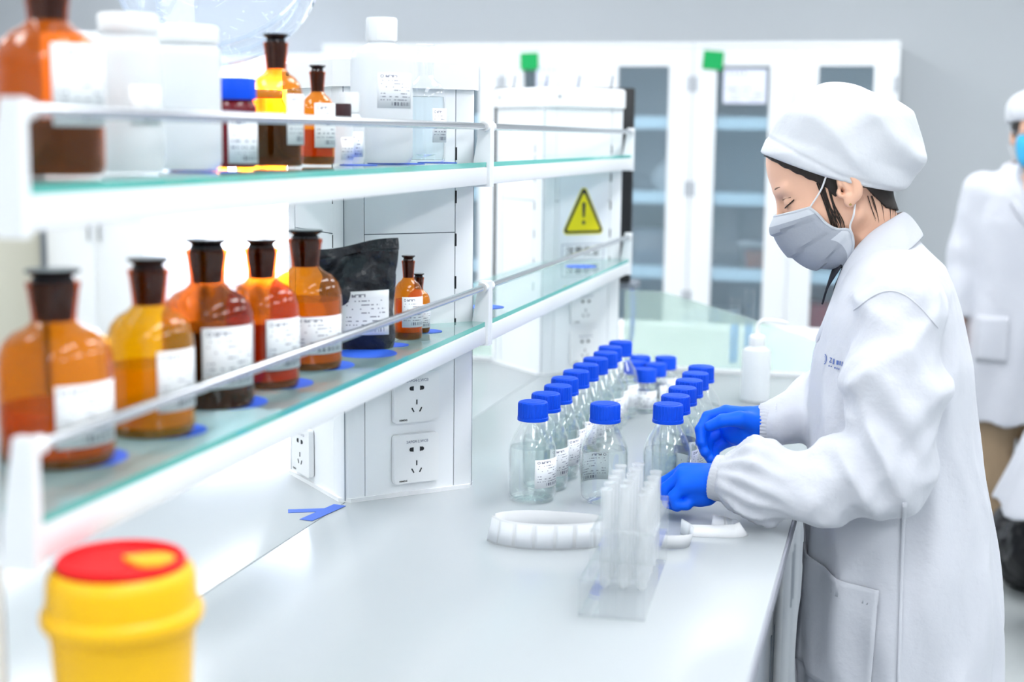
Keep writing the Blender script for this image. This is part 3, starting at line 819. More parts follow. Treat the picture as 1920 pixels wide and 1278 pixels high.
# ================================================================== BOTTLES
def cyl_patch(r, z0, z1, a0, a1, n=14, m=2):
    g = MB(); rows = []
    for i in range(m):
        z = z0 + (z1 - z0) * i / (m - 1)
        rows.append([(r * math.cos(a0 + (a1 - a0) * k / n), r * math.sin(a0 + (a1 - a0) * k / n), z) for k in range(n + 1)])
    return g.grid(rows)
def amber_bottle(x, y, z, r, H, label, stop='stopper_brown', glassm='amber_glass', liq=None, fill=0.5, lab=(-55, 45, .18, .52), grp='amber stoppered bottles'):
    """reagent bottle with a ground mushroom stopper; lab = label angle range around the camera side and its height range"""
    t = thing('reagent_bottle', label, 'bottle', (x, y, z), 0, grp)
    rn = r * .395
    prof = [(0, .0015), (r * .86, 0.001), (r * .96, .003), (r, .010), (r, H * .50), (r * .985, H * .56), (r * .90, H * .625), (r * .72, H * .675), (r * .50, H * .705), (rn * .98, H * .735),
            (rn, H * .78), (rn * 1.14, H * .90), (rn * 1.20, H * .915), (rn * 1.20, H * .935), (rn * 1.02, H * .940)]
    g = MB().lathe(prof[:10], 44, mi=0); g.f.pop() ; g.mi.pop()
    g.lathe(prof[9:], 44, mi=1); del g.f[-2:]; del g.mi[-2:]
    g.build('glass_body', [glassm, glassm if glassm == 'clear_glass' else 'amber_neck'], t)
    rs = rn * .90
    sp = [(0, H * .735), (rs * .86, H * .737), (rs * 1.12, H * .90), (rs * 1.02, H * .955), (rs * .92, H * .962), (rs * 1.22, H * .980), (rs * 1.36, H * .988), (rs * 1.36, H * .995), (rs * 1.30, H), (0, H)]
    MB().lathe(sp, 30).build('stopper', stop, t)
    MB().lathe([(0, .002), (r * .93, .002), (r * .965, .006), (r * .965, .012), (r * .80, .0135), (0, .008)], 32).build('thick_base', 'stopper_brown' if glassm != 'clear_glass' else 'clear_glass', t)
    if liq:
        ri = r - .0025
        lp = [(0, .004), (ri * .93, .004), (ri, .012), (ri, H * min(fill, .5))]
        if fill > .5: lp += [(ri * .96, H * fill)]
        lp += [(0, H * fill)]
        MB().lathe(lp, 36).build('liquid', liq, t)
    if lab:
        cang = math.atan2(-y, -x)
        a0, a1 = cang + math.radians(lab[0]), cang + math.radians(lab[1])
        o = cyl_patch(r + .0005, H * lab[2], H * lab[3], a0, a1).build('label', 'label', t); solidify(o, .0003, 1)
    return t
ZLs, ZTs = ZL + .0010, ZT + .0010
amber_bottle(-.785, 1.212, ZLs, .055, .190, 'large amber bottle with black stopper at the near end of the lower shelf', 'stopper_black', 'amber_light', 'liq_amber', .30, (-2, 74, .12, .44), 'amber bottles on the lower shelf')
amber_bottle(-.765, 1.360, ZLs, .046, .190, 'glowing yellow-orange bottle, second on the lower shelf', 'stopper_brown', 'amber_yellow', 'liq_yellow', .40, (8, 80, .16, .50), 'amber bottles on the lower shelf')
amber_bottle(-.782, 1.528, ZLs, .054, .199, 'dark bottle half full of black liquid with a tall black stopper', 'stopper_black', 'amber_dark', 'liq_black', .47, (-8, 68, .14, .50), 'amber bottles on the lower shelf')
amber_bottle(-.777, 1.668, ZLs, .047, .190, 'amber bottle holding bright red liquid on the lower shelf', 'stopper_brown', 'amber_glass', 'liq_red', .45, (5, 82, .14, .48), 'amber bottles on the lower shelf')
amber_bottle(-.783, 1.822, ZLs, .050, .192, 'amber bottle of yellow liquid beside the black foil pouch', 'stopper_black', 'amber_light', 'liq_yellow', .50, (-22, 75, .13, .40), 'amber bottles on the lower shelf')
amber_bottle(-.741, 2.134, ZLs, .0225, .134, 'slim amber bottle with black stopper right of the foil pouch', 'stopper_brown', 'amber_light', 'liq_amber', .48, (-25, 80, .16, .52), 'amber bottles on the lower shelf')
amber_bottle(-.750, 2.212, ZLs, .019, .098, 'smallest amber bottle on the lower shelf, next to the column', 'stopper_black', 'amber_light', None, 0, (-60, 80, .10, .50), 'amber bottles on the lower shelf')
amber_bottle(-.79, 1.226, ZTs, .050, .200, 'biggest amber bottle at the near end of the upper shelf', 'stopper_black', 'amber_glass', 'liq_black', .27, (2, 85, .24, .62), 'amber bottles on the upper shelf')
amber_bottle(-.79, 1.748, ZTs, .0345, .172, 'amber bottle of black liquid with a wide dark stopper on the upper shelf', 'stopper_black', 'amber_clear', 'liq_black', .36, (22, 88, .17, .55), 'amber bottles on the upper shelf')
amber_bottle(-.79, 1.886, ZTs, .0240, .139, 'small amber bottle holding red liquid on the upper shelf', 'stopper_black', 'amber_light', 'liq_red', .36, (-10, 85, .18, .62), 'amber bottles on the upper shelf')
t = amber_bottle(-.750, 2.243, ZTs, .034, .190, 'clear glass bottle of pale blue liquid with glass stopper by the column', 'clear_glass', 'clear_glass', 'pale_blue_liq', .56, (20, 85, .17, .46), 'clear glass bottles')

def knurl(n, dep):
    return lambda r, z, a: r - (dep if (math.sin(a * n) > .35) else 0)
def plastic_bottle(x, y, z, r, H, label, capm='white_plastic', body='hdpe', wide=.55, caph=.17, lab=(-20, 75, .16, .45), liq=None, labm='label', sh=.70):
    t = thing('plastic_bottle', label, 'bottle', (x, y, z), 0, 'plastic bottles on the upper shelf')
    rn = r * wide; hc = H * (1 - caph)
    prof = [(0, .001), (r * .88, .001), (r, .010), (r, H * sh), (r * .97, H * (sh + .04)), (r * .85, H * (sh + .075)), (rn * 1.05, hc - H * .02), (rn * .95, hc - H * .012), (rn * .93, hc + .002)]
    MB().lathe(prof, 40).build('body', body, t)
    MB().lathe([(rn * 1.08, hc), (rn * 1.12, hc + .002), (rn * 1.12, H - .003), (rn * 1.05, H), (0, H)], 72, mod=lambda rr, zz, a: rr - (.0006 if math.sin(a * 30) > .2 and hc < zz < H - .001 and rr > rn else 0)).build('cap', capm, t)
    if lab:
        c = math.atan2(-y, -x); o = cyl_patch(r + .0005, H * lab[2], H * lab[3], c + math.radians(lab[0]), c + math.radians(lab[1])).build('label', labm, t); solidify(o, .0003, 1)
    return t
plastic_bottle(-.79, 1.375, ZTs, .035, .166, 'white plastic bottle next to the biggest amber bottle on the upper shelf', wide=.8, caph=.12, sh=.76, lab=(0, 60, .3, .55))
plastic_bottle(-.79, 1.502, ZTs, .0385, .163, 'wide white plastic jar in front of the big clear vessel', wide=.86, caph=.12, sh=.80, lab=None)
plastic_bottle(-.79, 1.630, ZTs, .0245, .111, 'dark red bottle with a bright blue cap on the upper shelf', 'cap_blue', 'liq_dark_red', wide=.88, caph=.24, sh=.66, lab=(-25, 80, .06, .55), labm='label_small')
mat('cap_brown', (0.04, 0.015, 0.02), 0.4)
plastic_bottle(-.785, 1.968, ZTs, .0150, .088, 'tiny bottle with a dark brown cap on the upper shelf', 'cap_brown', wide=.75, caph=.26, sh=.6, lab=(-10, 80, .08, .45), labm='label_small')
plastic_bottle(-.795, 2.020, ZTs, .0230, .106, 'small white plastic bottle in front of the tallest white bottle', wide=.6, caph=.28, sh=.55, lab=(-40, 60, .10, .45), labm='label_small')
plastic_bottle(-.773, 2.100, ZTs, .0480, .221, 'tallest white plastic bottle with white screw cap on the upper shelf', wide=.45, caph=.16, sh=.70, lab=(-8, 66, .38, .62))

# black foil pouch
po = thing('foil_pouch', 'black crumpled foil stand-up pouch with white label on the lower shelf', 'pouch', (-.785, 2.030, ZLs), math.radians(20))
n, mrow = 72, 60; g = MB()
def ridge(t): return 1 - 2 * abs(math.sin(t))
def crumple(x, z):
    return (.0075 * ridge(26 * x + 17 * z + .6) + .0065 * ridge(-19 * x + 34 * z + 1.3) + .0050 * ridge(47 * x - 29 * z + 2.2) + .0035 * ridge(31 * x + 66 * z))
def pouch_pt(u, v):
    a = 2 * PI * u; d = .034 * (1 - v) ** .65 * (.8 + .2 * math.sin(PI * min(1, v * 2))) + .0012
    w = .056 - .004 * math.sin(PI * min(1, v * 1.3)) - .003 * ridge(9 * v) + .004 * v
    cx, cy = math.cos(a), math.sin(a); e = .50 + .5 * v
    x = w * math.copysign(abs(cx) ** e, cx); y = d * math.copysign(abs(cy) ** .75, cy)
    z = .160 * v + .010 * (x / .06) * v * v + .002 * math.sin(60 * x) * v * v
    k = min(1, v * 4) * (1 if v < .9 else .45)
    return (x + .002 * ridge(55 * z) * k, y + crumple(x, .16 * v) * k - .016 * v * v, z)
rows = [[pouch_pt(k / n, j / (mrow - 1)) for k in range(n)] for j in range(mrow)]
g.grid(rows, uv=False, closed=True); g.add(rows[0], [tuple(range(n))[::-1]]); g.add(rows[-1], [tuple(range(n))])
g.build('bag', 'pouch_black', po, sharp=50)
rows = [[(x, -(.034 * (1 - v) ** .65) - .0150 - .016 * v * v + 0.9 * abs(x - .012) ** 2 * 3, .160 * v + .10 * x * v) for x in np.linspace(-.024, .046, 9)] for v in np.linspace(.15, .56, 7)]
o = MB().grid(rows).build('label', 'label', po); solidify(o, .0003)

# round blue discs marking the bottle places
disc_places = [(-.780, 1.232, .052, 'near-end amber bottle'), (-.758, 1.378, .044, 'glowing yellow bottle'), (-.772, 1.552, .050, 'bottle of black liquid'), (-.767, 1.695, .045, 'bottle of red liquid'),
               (-.773, 1.850, .048, 'amber bottle of yellow liquid'), (-.752, 1.975, .046, 'front of the foil pouch'), (-.741, 2.070, .022, 'right end of the foil pouch'), (-.742, 2.236, .024, 'smallest amber bottle')]
for i, (x, y, r, w) in enumerate(disc_places):
    o = MB().lathe([(0, 0), (r, 0), (r, .0006), (0, .0006)], 36).build('place_disc', 'disc_blue', None, (x, y, ZL + .0001 + (i % 2) * .00012))
    tag(o, f'round blue disc on the lower shelf under the {w}', 'place disc', 'blue place discs on the shelves')
for i, (x, y, r, w) in enumerate([(-.78, 1.52, .04, 'wide white plastic jar'), (-.765, 1.98, .028, 'tiny brown-capped bottle'), (-.76, 2.13, .045, 'tallest white bottle'), (-.735, 2.262, .033, 'clear glass bottle by the column')]):
    o = MB().lathe([(0, 0), (r, 0), (r, .0006), (0, .0006)], 36).build('place_disc', 'disc_blue', None, (x, y, ZT + .0001 + (i % 2) * .00012))
    tag(o, f'round blue disc on the upper shelf under the {w}', 'place disc', 'blue place discs on the shelves')
for (x, y, r, w) in [(-.745, 2.60, .034, 'nearer of two blue discs on the empty lower shelf of the far bay'), (-.76, 3.52, .04, 'farther of two blue discs on the empty lower shelf of the far bay')]:
    o = MB().lathe([(0, 0), (r, 0), (r, .0006), (0, .0006)], 36).build('place_disc', 'disc_blue', None, (x, y, ZL + .0001)); tag(o, w, 'place disc', 'blue place discs on the shelves')

# big clear vessel lying on two jars on the window side of the rack
for k, (x, y) in enumerate(((-.985, 1.91), (-.985, 2.12))):
    t = thing('amber_jar', ('nearer' if k == 0 else 'farther') + ' squat amber jar under the big clear vessel', 'jar', (x, y, ZTs), 0, 'jars carrying the vessel')
    MB().lathe([(0, .001), (.036, .001), (.040, .006), (.040, .085), (.034, .098), (.031, .104)], 32).build('jar_body', 'amber_light', t)
    MB().lathe([(.0335, .100), (.0345, .102), (.0345, .110), (.0325, .112), (0, .112)], 32).build('lid', 'white_plastic', t)
vs_ = thing('clear_vessel', 'large round clear plastic vessel lying above the bottles at upper left', 'vessel', (-.985, 2.015, ZTs + .112))
glass('vessel_clear', (0.93, 0.955, 0.985), body=(0.85, 0.9, 1.0), bodyw=0.24)
mt = Matrix.Translation((0.0, 0.0, .140)) @ Matrix.Rotation(math.radians(14), 4, 'Y') @ Matrix.Rotation(math.radians(58), 4, 'X') @ Matrix.Scale(1.1, 4)
prof = [(0, .004), (.085, .004), (.098, .0), (.118, .004), (.130, .018), (.134, .045), (.135, .075)]
me = MB().lathe(prof, 64).mesh('bowl'); me.transform(mt); o = link('bowl', me, 'vessel_clear', vs_)
for r, z, w in ((.134, .072, .004), (.100, .004, .0028), (.123, .012, .002)):
    ring = MB(); ring.tube([(r * math.cos(2 * PI * k / 64), r * math.sin(2 * PI * k / 64), z) for k in range(65)], w, 8)
    me = ring.mesh('rim_ring'); me.transform(mt); link('rim_ring', me, 'vessel_clear', vs_)
# scratches and droplets on the wall
rnd = random.Random(5); d = MB()
for k in range(90):
    a = rnd.uniform(0, 6.28); rr = .128 * math.sqrt(rnd.random()) * .9; an = rnd.uniform(0, 6.28); L = rnd.choice((.003, .004, .012, .02))
    x, y = rr * math.cos(a), rr * math.sin(a); dx, dy = math.cos(an) * L / 2, math.sin(an) * L / 2; w = .0006 if L > .006 else .0014
    nx, ny = -math.sin(an) * w, math.cos(an) * w; zz = .0015
    d.add([(x - dx - nx, y - dy - ny, zz), (x + dx - nx, y + dy - ny, zz), (x + dx + nx, y + dy + ny, zz), (x - dx + nx, y - dy + ny, zz)], [(0, 1, 2, 3)])
me = d.mesh('scratches', False); me.transform(mt); o = link('scratches', me, 'paper_white', vs_); o['kind'] = 'stuff'

# ------------------------------------------------------------------ clear media bottles with blue caps
mat('cap_blue2', (0.006, 0.10, 0.70), 0.4)
def media_bottle_proto():
    t = thing('media_bottle', 'x', 'bottle')
    r = .0415
    out = [(0, .004), (r * .55, .003), (r * .72, .0005), (r * .92, .001), (r, .009), (r, .088), (r * .97, .096), (r * .80, .114), (r * .60, .127), (.0215, .134), (.0205, .1375), (.0235, .1385), (.0235, .142), (.021, .143), (.021, .165)]
    MB().lathe(out, 44).build('glass_body', 'clear_glass', t)
    inn = [(.0185, .160), (.0185, .136), (r * .57, .125), (r * .77, .112), (r * .94, .095), (r * .965, .087), (r * .965, .010), (r * .88, .0045), (0, .007)]
    MB().lathe(inn, 44).build('inner_wall', 'clear_glass', t)
    ri = r * .95
    MB().lathe([(0, .0075), (ri * .9, .0055), (ri, .011), (ri, .087), (ri * .975, .0925), (ri * .955, .0935), (0, .0930)], 40).build('liquid', 'water', t)
    cp = MB().lathe([(.0262, .1400), (.0270, .1405), (.0270, .1455), (.0262, .1462), (.0262, .1685), (.0250, .1715), (.0235, .1725), (.006, .1725), (.0055, .1732), (0, .1732)], 120,
                    mod=lambda rr, z, a: rr - (.0009 if math.sin(a * 30) > 0 and .1458 < z < .170 and rr > .02 else 0)).build('cap', 'cap_blue', t)
    MB().lathe([(.0190, .1726), (.0198, .17265), (.0198, .1730), (.0190, .1730)], 40).build('embossed_ring', 'cap_blue', cp)
    o = cyl_patch(r + .0004, .028, .078, math.radians(-70), math.radians(15)).build('label', 'label', t); solidify(o, .0002, 1)
    return t
proto = media_bottle_proto(); first = True
left_x = [-.587, -.585, -.583, -.590, -.587, -.586, -.584, -.580, -.587, -.580]
for i in range(10):
    y = 2.348 + i * .0862
    t = proto if first else copy_tree(proto); first = False
    t.location = (left_x[i], y, ZB + .0003); t.rotation_euler = (0, 0, math.radians([0, 5, 20, 28, 12, 3, 22, 9, 30, 14][i]))
    tag(t, f'{"front" if i == 0 else ords[i]} clear blue-capped bottle in the long left row of ten' + ('' if i else ''), 'bottle', 'blue-capped clear bottles on the worktop')
for i in range(6):
    t = copy_tree(proto); t.location = (-.360, 2.402 + i * .0862, ZB + .0003); t.rotation_euler = (0, 0, math.radians([60, 35, 8, 20, 48, 15][i]))
    tag(t, ('front' if i == 0 else ords[i]) + ' clear blue-capped bottle in the right row by the gloved hands', 'bottle', 'blue-capped clear bottles on the worktop')
t = copy_tree(proto); t.location = (-.4645, 2.372, ZB + .0003); t.rotation_euler = (0, 0, math.radians(160))
tag(t, 'single clear blue-capped bottle standing between the two rows behind the tube rack', 'bottle', 'blue-capped clear bottles on the worktop')
label_mat('label_vial', rows=6.0, cols=20.0)
def vial_proto():
    t = thing('sample_bottle', 'x', 'bottle'); r = .027
    MB().lathe([(0, .002), (r * .8, .0005), (r, .006), (r, .058), (r * .85, .066), (.0195, .071), (.0195, .085)], 32).build('glass_body', 'clear_glass', t)
    MB().lathe([(0, .004), (r * .93, .004), (r * .94, .05), (0, .05)], 28).build('liquid', 'water', t)
    MB().lathe([(.0255, .071), (.026, .0715), (.026, .0985), (.024, .101), (0, .101)], 60, mod=lambda rr, z, a: rr - (.0007 if math.sin(a * 15) > 0 and .073 < z < .099 and rr > .02 else 0)).build('cap', 'cap_blue', t)
    o = cyl_patch(r + .0004, .012, .052, math.radians(-150), math.radians(10)).build('label', 'label_vial', t); solidify(o, .0002, 1)
    return t
vp = vial_proto()
for i, (x, y, w) in enumerate([(-.535, 3.20, 'front'), (-.577, 3.30, 'leftmost'), (-.518, 3.395, 'rear right'), (-.580, 3.385, 'rear left'), (-.525, 3.285, 'middle')]):
    t = vp if i == 0 else copy_tree(vp); t.location = (x, y, ZB + .0003); t.rotation_euler = (0, 0, .4 * i)
    tag(t, f'{w} short blue-capped bottle in the small cluster behind the left row', 'bottle', 'short blue-capped bottles')

# wash bottle
wb = thing('wash_bottle', 'translucent white wash bottle with bent spout at the end of the bench', 'wash bottle', (-.303, 3.42, ZB + .0003))
MB().lathe([(0, .001), (.030, .001), (.0345, .006), (.0345, .118), (.032, .127), (.024, .132), (.017, .135), (.016, .138)], 36).build('body', 'hdpe', wb)
MB().lathe([(.0185, .134), (.019, .135), (.019, .157), (.016, .161), (.006, .163), (.0055, .17), (0, .17)], 48, mod=lambda rr, z, a: rr - (.0006 if math.sin(a * 20) > 0 and .136 < z < .156 and rr > .015 else 0)).build('cap', 'white_plastic', wb)
MB().tube(catmull([(0, 0, .165), (.001, 0, .185), (.012, -.002, .197), (.035, -.004, .198), (.060, -.006, .196), (.072, -.007, .194)], 6), [.0045] * 25 + [.003] * 6, 10).build('spout', 'white_plastic', wb)
# graduated cylinders behind the pane
for i, (x, y, H) in enumerate(((-.408, 4.03, .195), (-.372, 4.06, .215))):
    t = thing('graduated_cylinder', ('shorter left' if i == 0 else 'taller right') + ' graduated cylinder of blue liquid behind the splash pane', 'cylinder', (x - .0, y - .13, ZB + .0003), 0, 'graduated cylinders by the sink')
    MB().lathe([(0, .0), (.026, 0), (.026, .005), (.014, .010), (.0125, .016), (.0125, H - .004), (.016, H)], 30).build('glass_tube', 'clear_glass', t)
    MB().lathe([(0, .016), (.0115, .016), (.0115, H * .62), (0, H * .62)], 24).build('liquid', 'blue_liq', t)
    g = MB()
    for k in range(9): g.add([(.0128 * math.cos(a), .0128 * math.sin(a), H * (.2 + .075 * k) + dz) for dz in (0, .0009) for a in (-2.2, -1.9, -1.6, -1.3)], [(q, q + 1, q + 5, q + 4) for q in range(3)])
    g.build('scale_marks', 'ink_blue', t)

# ------------------------------------------------------------------ test tube rack
tr = thing('test_tube_rack', 'clear acrylic test tube rack in the foreground of the worktop', 'tube rack', (-.340, 1.912, ZB + .0003), math.radians(3))
for z0, z1, ya in ((0, .004, -.138), (.045, .049, -.138), (.088, .092, -.050)):
    MB().box(-.044, .044, ya, .138, z0, z1).build('plate', 'acrylic', tr, smooth=False)
for yy, hh in ((-.1405, .052), (-.0525, .095), (.1405, .098)):
    MB().box(-.044, .044, yy - .0025, yy + .0025, 0 if abs(yy) > .1 else .0495, hh).build('end_plate', 'acrylic', tr, smooth=False)
c13, s13 = math.cos(math.radians(3)), math.sin(math.radians(3))
tubes = []
for c in range(5):
    for rr in range(3):
        tubes.append((-.026 + rr * .026, -.025 + c * .036))
for i, (lx, ly) in enumerate(tubes):
    t = thing('test_tube', f'clear test tube in the acrylic rack, {["left", "middle", "right"][i % 3]} row, {ords[i // 3]} from the near end', 'test tube', (-.340 + lx * c13 - ly * s13, 1.912 + lx * s13 + ly * c13, ZB + .0048), 0, 'test tubes in the acrylic rack')
    hh = .138 + .006 * math.sin(i * 2.1)
    MB().lathe([(0, 0), (.004, .0006), (.0072, .004), (.0078, .009), (.0078, hh), (.0092, hh + .0005), (.0092, hh + .003), (.007, hh + .003)], 20).build('glass', 'frosted_tube', t)

# ------------------------------------------------------------------ label tape
def ribbon(name, path, w, label, z0=.0004, tilt=None, lab_step=.028):
    t = thing(name, label, 'label tape', (path[0][0], path[0][1], ZB), 0, 'strips of white labels on the worktop')
    P = catmull([Vector((p[0] - path[0][0], p[1] - path[0][1], p[2] if len(p) > 2 else 0)) for p in path], 10)
    T = tilt or [(0, 0)] * len(path)
    n = len(P)
    lo = [p + Vector((0, 0, z0)) for p in P]
    hi = []
    for i, p in enumerate(P):
        q = i / (n - 1) * (len(path) - 1); k = min(int(q), len(path) - 2); f = q - k
        tx = T[k][0] * (1 - f) + T[k + 1][0] * f; ty = T[k][1] * (1 - f) + T[k + 1][1] * f
        ww = math.sqrt(max(1e-6, w * w - tx * tx - ty * ty)); hi.append(p + Vector((tx, ty, ww + z0)))
    o = MB().grid([lo, hi], uv=False).build('backing_strip', 'strap_white', t); solidify(o, .0003, 0)
    # the labels on it
    acc = 0; i = 0
    while i < n - 3:
        j = i; L = 0
        while j < n - 1 and L < lab_step - .003: L += (P[j + 1] - P[j]).length; j += 1
        seg = range(i, j + 1); rows = [[], []]
        for s in seg:
            tg = (P[min(s + 1, n - 1)] - P[max(s - 1, 0)]).normalized(); nn = Vector((tg.y, -tg.x, 0)) * .0006
            rows[0].append(lo[s] * .93 + hi[s] * .07 + nn); rows[1].append(lo[s] * .07 + hi[s] * .93 + nn)
        if len(rows[0]) > 1:
            ob = MB().grid(rows, uv=False).build('label', 'paper_white', t); solidify(ob, .0003)
        i = j + 1
    return t
ribbon('label_strip', [(-.590, 2.075), (-.560, 2.052), (-.515, 2.046), (-.470, 2.056), (-.425, 2.080), (-.405, 2.110), (-.43, 2.135), (-.48, 2.140), (-.53, 2.135), (-.57, 2.115), (-.588, 2.09)],
       .040, 'coiled strip of white labels standing on edge below the left bottle row', tilt=[(.006, .008), (.002, .006), (0, .004), (0, .004), (-.002, .003), (-.006, 0), (0, -.004), (0, -.006), (.002, -.006), (.005, -.003), (.006, .003)])
ribbon('label_strip', [(-.262, 2.252), (-.222, 2.248), (-.200, 2.230), (-.216, 2.208), (-.256, 2.198), (-.296, 2.190)], .024, 'looped strip of white labels on the worktop under the gloved hands', tilt=[(0, .015), (-.01, .016), (-.016, 0), (-.006, .016), (0, .019), (0, .019)])
ribbon('label_strip', [(-.305, 2.205, .0), (-.285, 2.165), (-.285, 2.128), (-.310, 2.112), (-.345, 2.118), (-.362, 2.140)], .024, 'small round curl of label strip beside the test tube rack', tilt=[(0, .008), (.006, 0), (.006, -.004), (0, -.006), (-.006, -.004), (-.006, 0)])

# ------------------------------------------------------------------ sharps bin
sb = thing('sharps_bin', 'yellow sharps container with a red lid in the near left corner', 'sharps container', (-.634, 1.068, ZB + .0003))
S = .138 / .150
def L_(p): return [(r * S, z * 1.022) for r, z in p]
MB().lathe(L_([(0, 0), (.052, 0), (.056, .003), (.0665, .190), (.0690, .192), (.0690, .198)]), 56).build('body', 'bin_yellow', sb)
MB().lathe(L_([(.066, .1975), (.0735, .1985), (.0755, .202), (.0755, .2085), (.0735, .212), (.0705, .214), (.0690, .236), (.0670, .243), (.0615, .2475), (.0600, .2455), (0, .2445)]), 56).build('collar', 'bin_yellow', sb)
MB().lathe(L_([(.0585, .2450), (.0600, .2470), (.0600, .2525), (.0575, .2550), (.0530, .2545), (.0510, .2515), (0, .2505)]), 56).build('lid', 'bin_red', sb, label='red round lid')
m = MB(); pts = []
for i in range(24):
    a = 2 * PI * i / 24; r1 = .019; x = r1 * math.cos(a); y = r1 * 1.0 * math.sin(a); 
    if math.cos(a) < 0: x *= 1.5; y *= (1 - .75 * abs(math.cos(a)) ** 1.2)
    pts.append((.027 + x, .006 + y))
m.prism(pts, .256, .2592); m.build('flap', 'bin_yellow', sb, label='yellow drop-shaped flap')
# ================================================================== PEOPLE
def sph_axes(lo, hi, st): return [axis((lo[i], hi[i], st)) for i in range(3)]

# ------------------------------------------------------------------ worker at the bench (local x = world x, local y = world y - 2.5; she faces -x)
wk = thing('person', 'worker in white lab coat, white cap, grey mask and blue gloves at the bench', 'person', (0, 2.5, 0))
HO = np.array([-.075, 0, 1.39]); HF = np.array([-.906, 0, -.423]); HU = np.array([-.423, 0, .906])
def Hd(f, u, y=0.0): return tuple(HO + HF * f + HU * u + np.array([0, y, 0]))
HR = ((HF[0], 0, HF[2]), (0, 1, 0), (HU[0], 0, HU[2]))

def head_sdf(P):
    d = ell(P, Hd(.012, .062), (.105, .076, .108), HR)
    d = smin(d, ell(P, Hd(.050, -.012), (.062, .060, .082), HR), .03)
    for s in (-1, 1):
        d = smin(d, rc(P, Hd(.006, -.034, s * .052), Hd(.072, -.078, s * .018), .020, .015), .025)
        d = smin(d, rc(P, Hd(.105, .048, s * .014), Hd(.088, .046, s * .048), .009, .008), .012)
        d = smin(d, ell(P, Hd(.075, -.012, s * .042), (.024, .018, .022), HR), .02)          # cheekbone
        d = smax(d, -ell(P, Hd(.114, .025, s * .033), (.014, .017, .011), HR), .012)
        d = smin(d, ell(P, Hd(.0935, .0245, s * .033), (.0125, .0150, .0115), HR), .003)        # lidded eye
        e = ell(P, Hd(-.008, .012, s * .084), (.0195, .0125, .0310), HR)
        e = smax(e, -ell(P, Hd(-.003, .013, s * .0985), (.0120, .0125, .0215), HR), .003)
        e = smax(e, -ell(P, Hd(.007, .006, s * .092), (.0050, .0140, .0080), HR), .002)
        e = smin(e, ell(P, Hd(-.002, .016, s * .0885), (.0035, .004, .015), HR), .004)
        e = smin(e, ell(P, Hd(.003, -.014, s * .0855), (.0095, .0065, .0105), HR), .006)
        d = smin(d, e, .005)
        d = smin(d, ell(P, Hd(.0135, .004, s * .082), (.0045, .006, .008), HR), .004)           # tragus
    d = smin(d, rc(P, Hd(.108, .034), Hd(.127, -.012), .0085, .0115), .010)
    for s in (-1, 1): d = smin(d, ell(P, Hd(.114, -.018, s * .011), (.010, .008, .008), HR), .006)
    d = smin(d, ell(P, Hd(.100, -.046), (.014, .022, .006), HR), .006)
    d = smin(d, ell(P, Hd(.098, -.058), (.013, .019, .006), HR), .006)
    d = smin(d, rc(P, (-.046, 0, 1.372), (-.016, 0, 1.25), .043, .052), .02)
    return d
TZ = [.40, .50, .66, .78, .90, 1.03, 1.11, 1.19, 1.235, 1.265, 1.295, 1.315]
TF = [-.124, -.124, -.124, -.123, -.124, -.128, -.124, -.104, -.088, -.075, -.062, -.055]
TB = [.232, .226, .215, .198, .175, .155, .145, .122, .108, .094, .060, .040]
TW = [.240, .235, .225, .215, .203, .198, .196, .196, .188, .160, .105, .075]
SHL, ELL_, WRL = (.018, -.165, 1.212), (.004, -.232, .965), (-.225, -.222, .924)
SHR, ELR, WRR = (.018, .165, 1.212), (-.02, .185, 1.02), (-.182, -.030, .986)
def body_sdf(P):
    d = head_sdf(P)
    t = loft(P, [.80, .95, 1.05, 1.15, 1.22, 1.27, 1.30], [-.085, -.085, -.085, -.085, -.075, -.055, -.045], [.13, .10, .095, .10, .09, .06, .02], [.15, .13, .125, .145, .15, .11, .05])
    d = smin(d, t, .03)
    for s, a, b, c in ((-1, SHL, ELL_, WRL), (1, SHR, ELR, WRR)):
        d = smin(d, chain(P, [(a[0], a[1] * .9, a[2] - .01), b, c], [.045, .036, .025], .02), .03)
        d = smin(d, chain(P, [(.03, s * .085, .86), (.03, s * .085, .47), (.045, s * .085, .085)], [.085, .052, .036], .02), .05)
    return d
me = sdf_mesh(body_sdf, axis((-.27, -.24, .008), (-.24, .03, .0033), (.03, .18, .012)), axis((-.29, -.1, .012), (-.1, .1, .0033), (.1, .25, .012)), axis((.03, 1.24, .016), (1.24, 1.62, .0033)), 'body')
body = link('body', me, 'skin', wk)

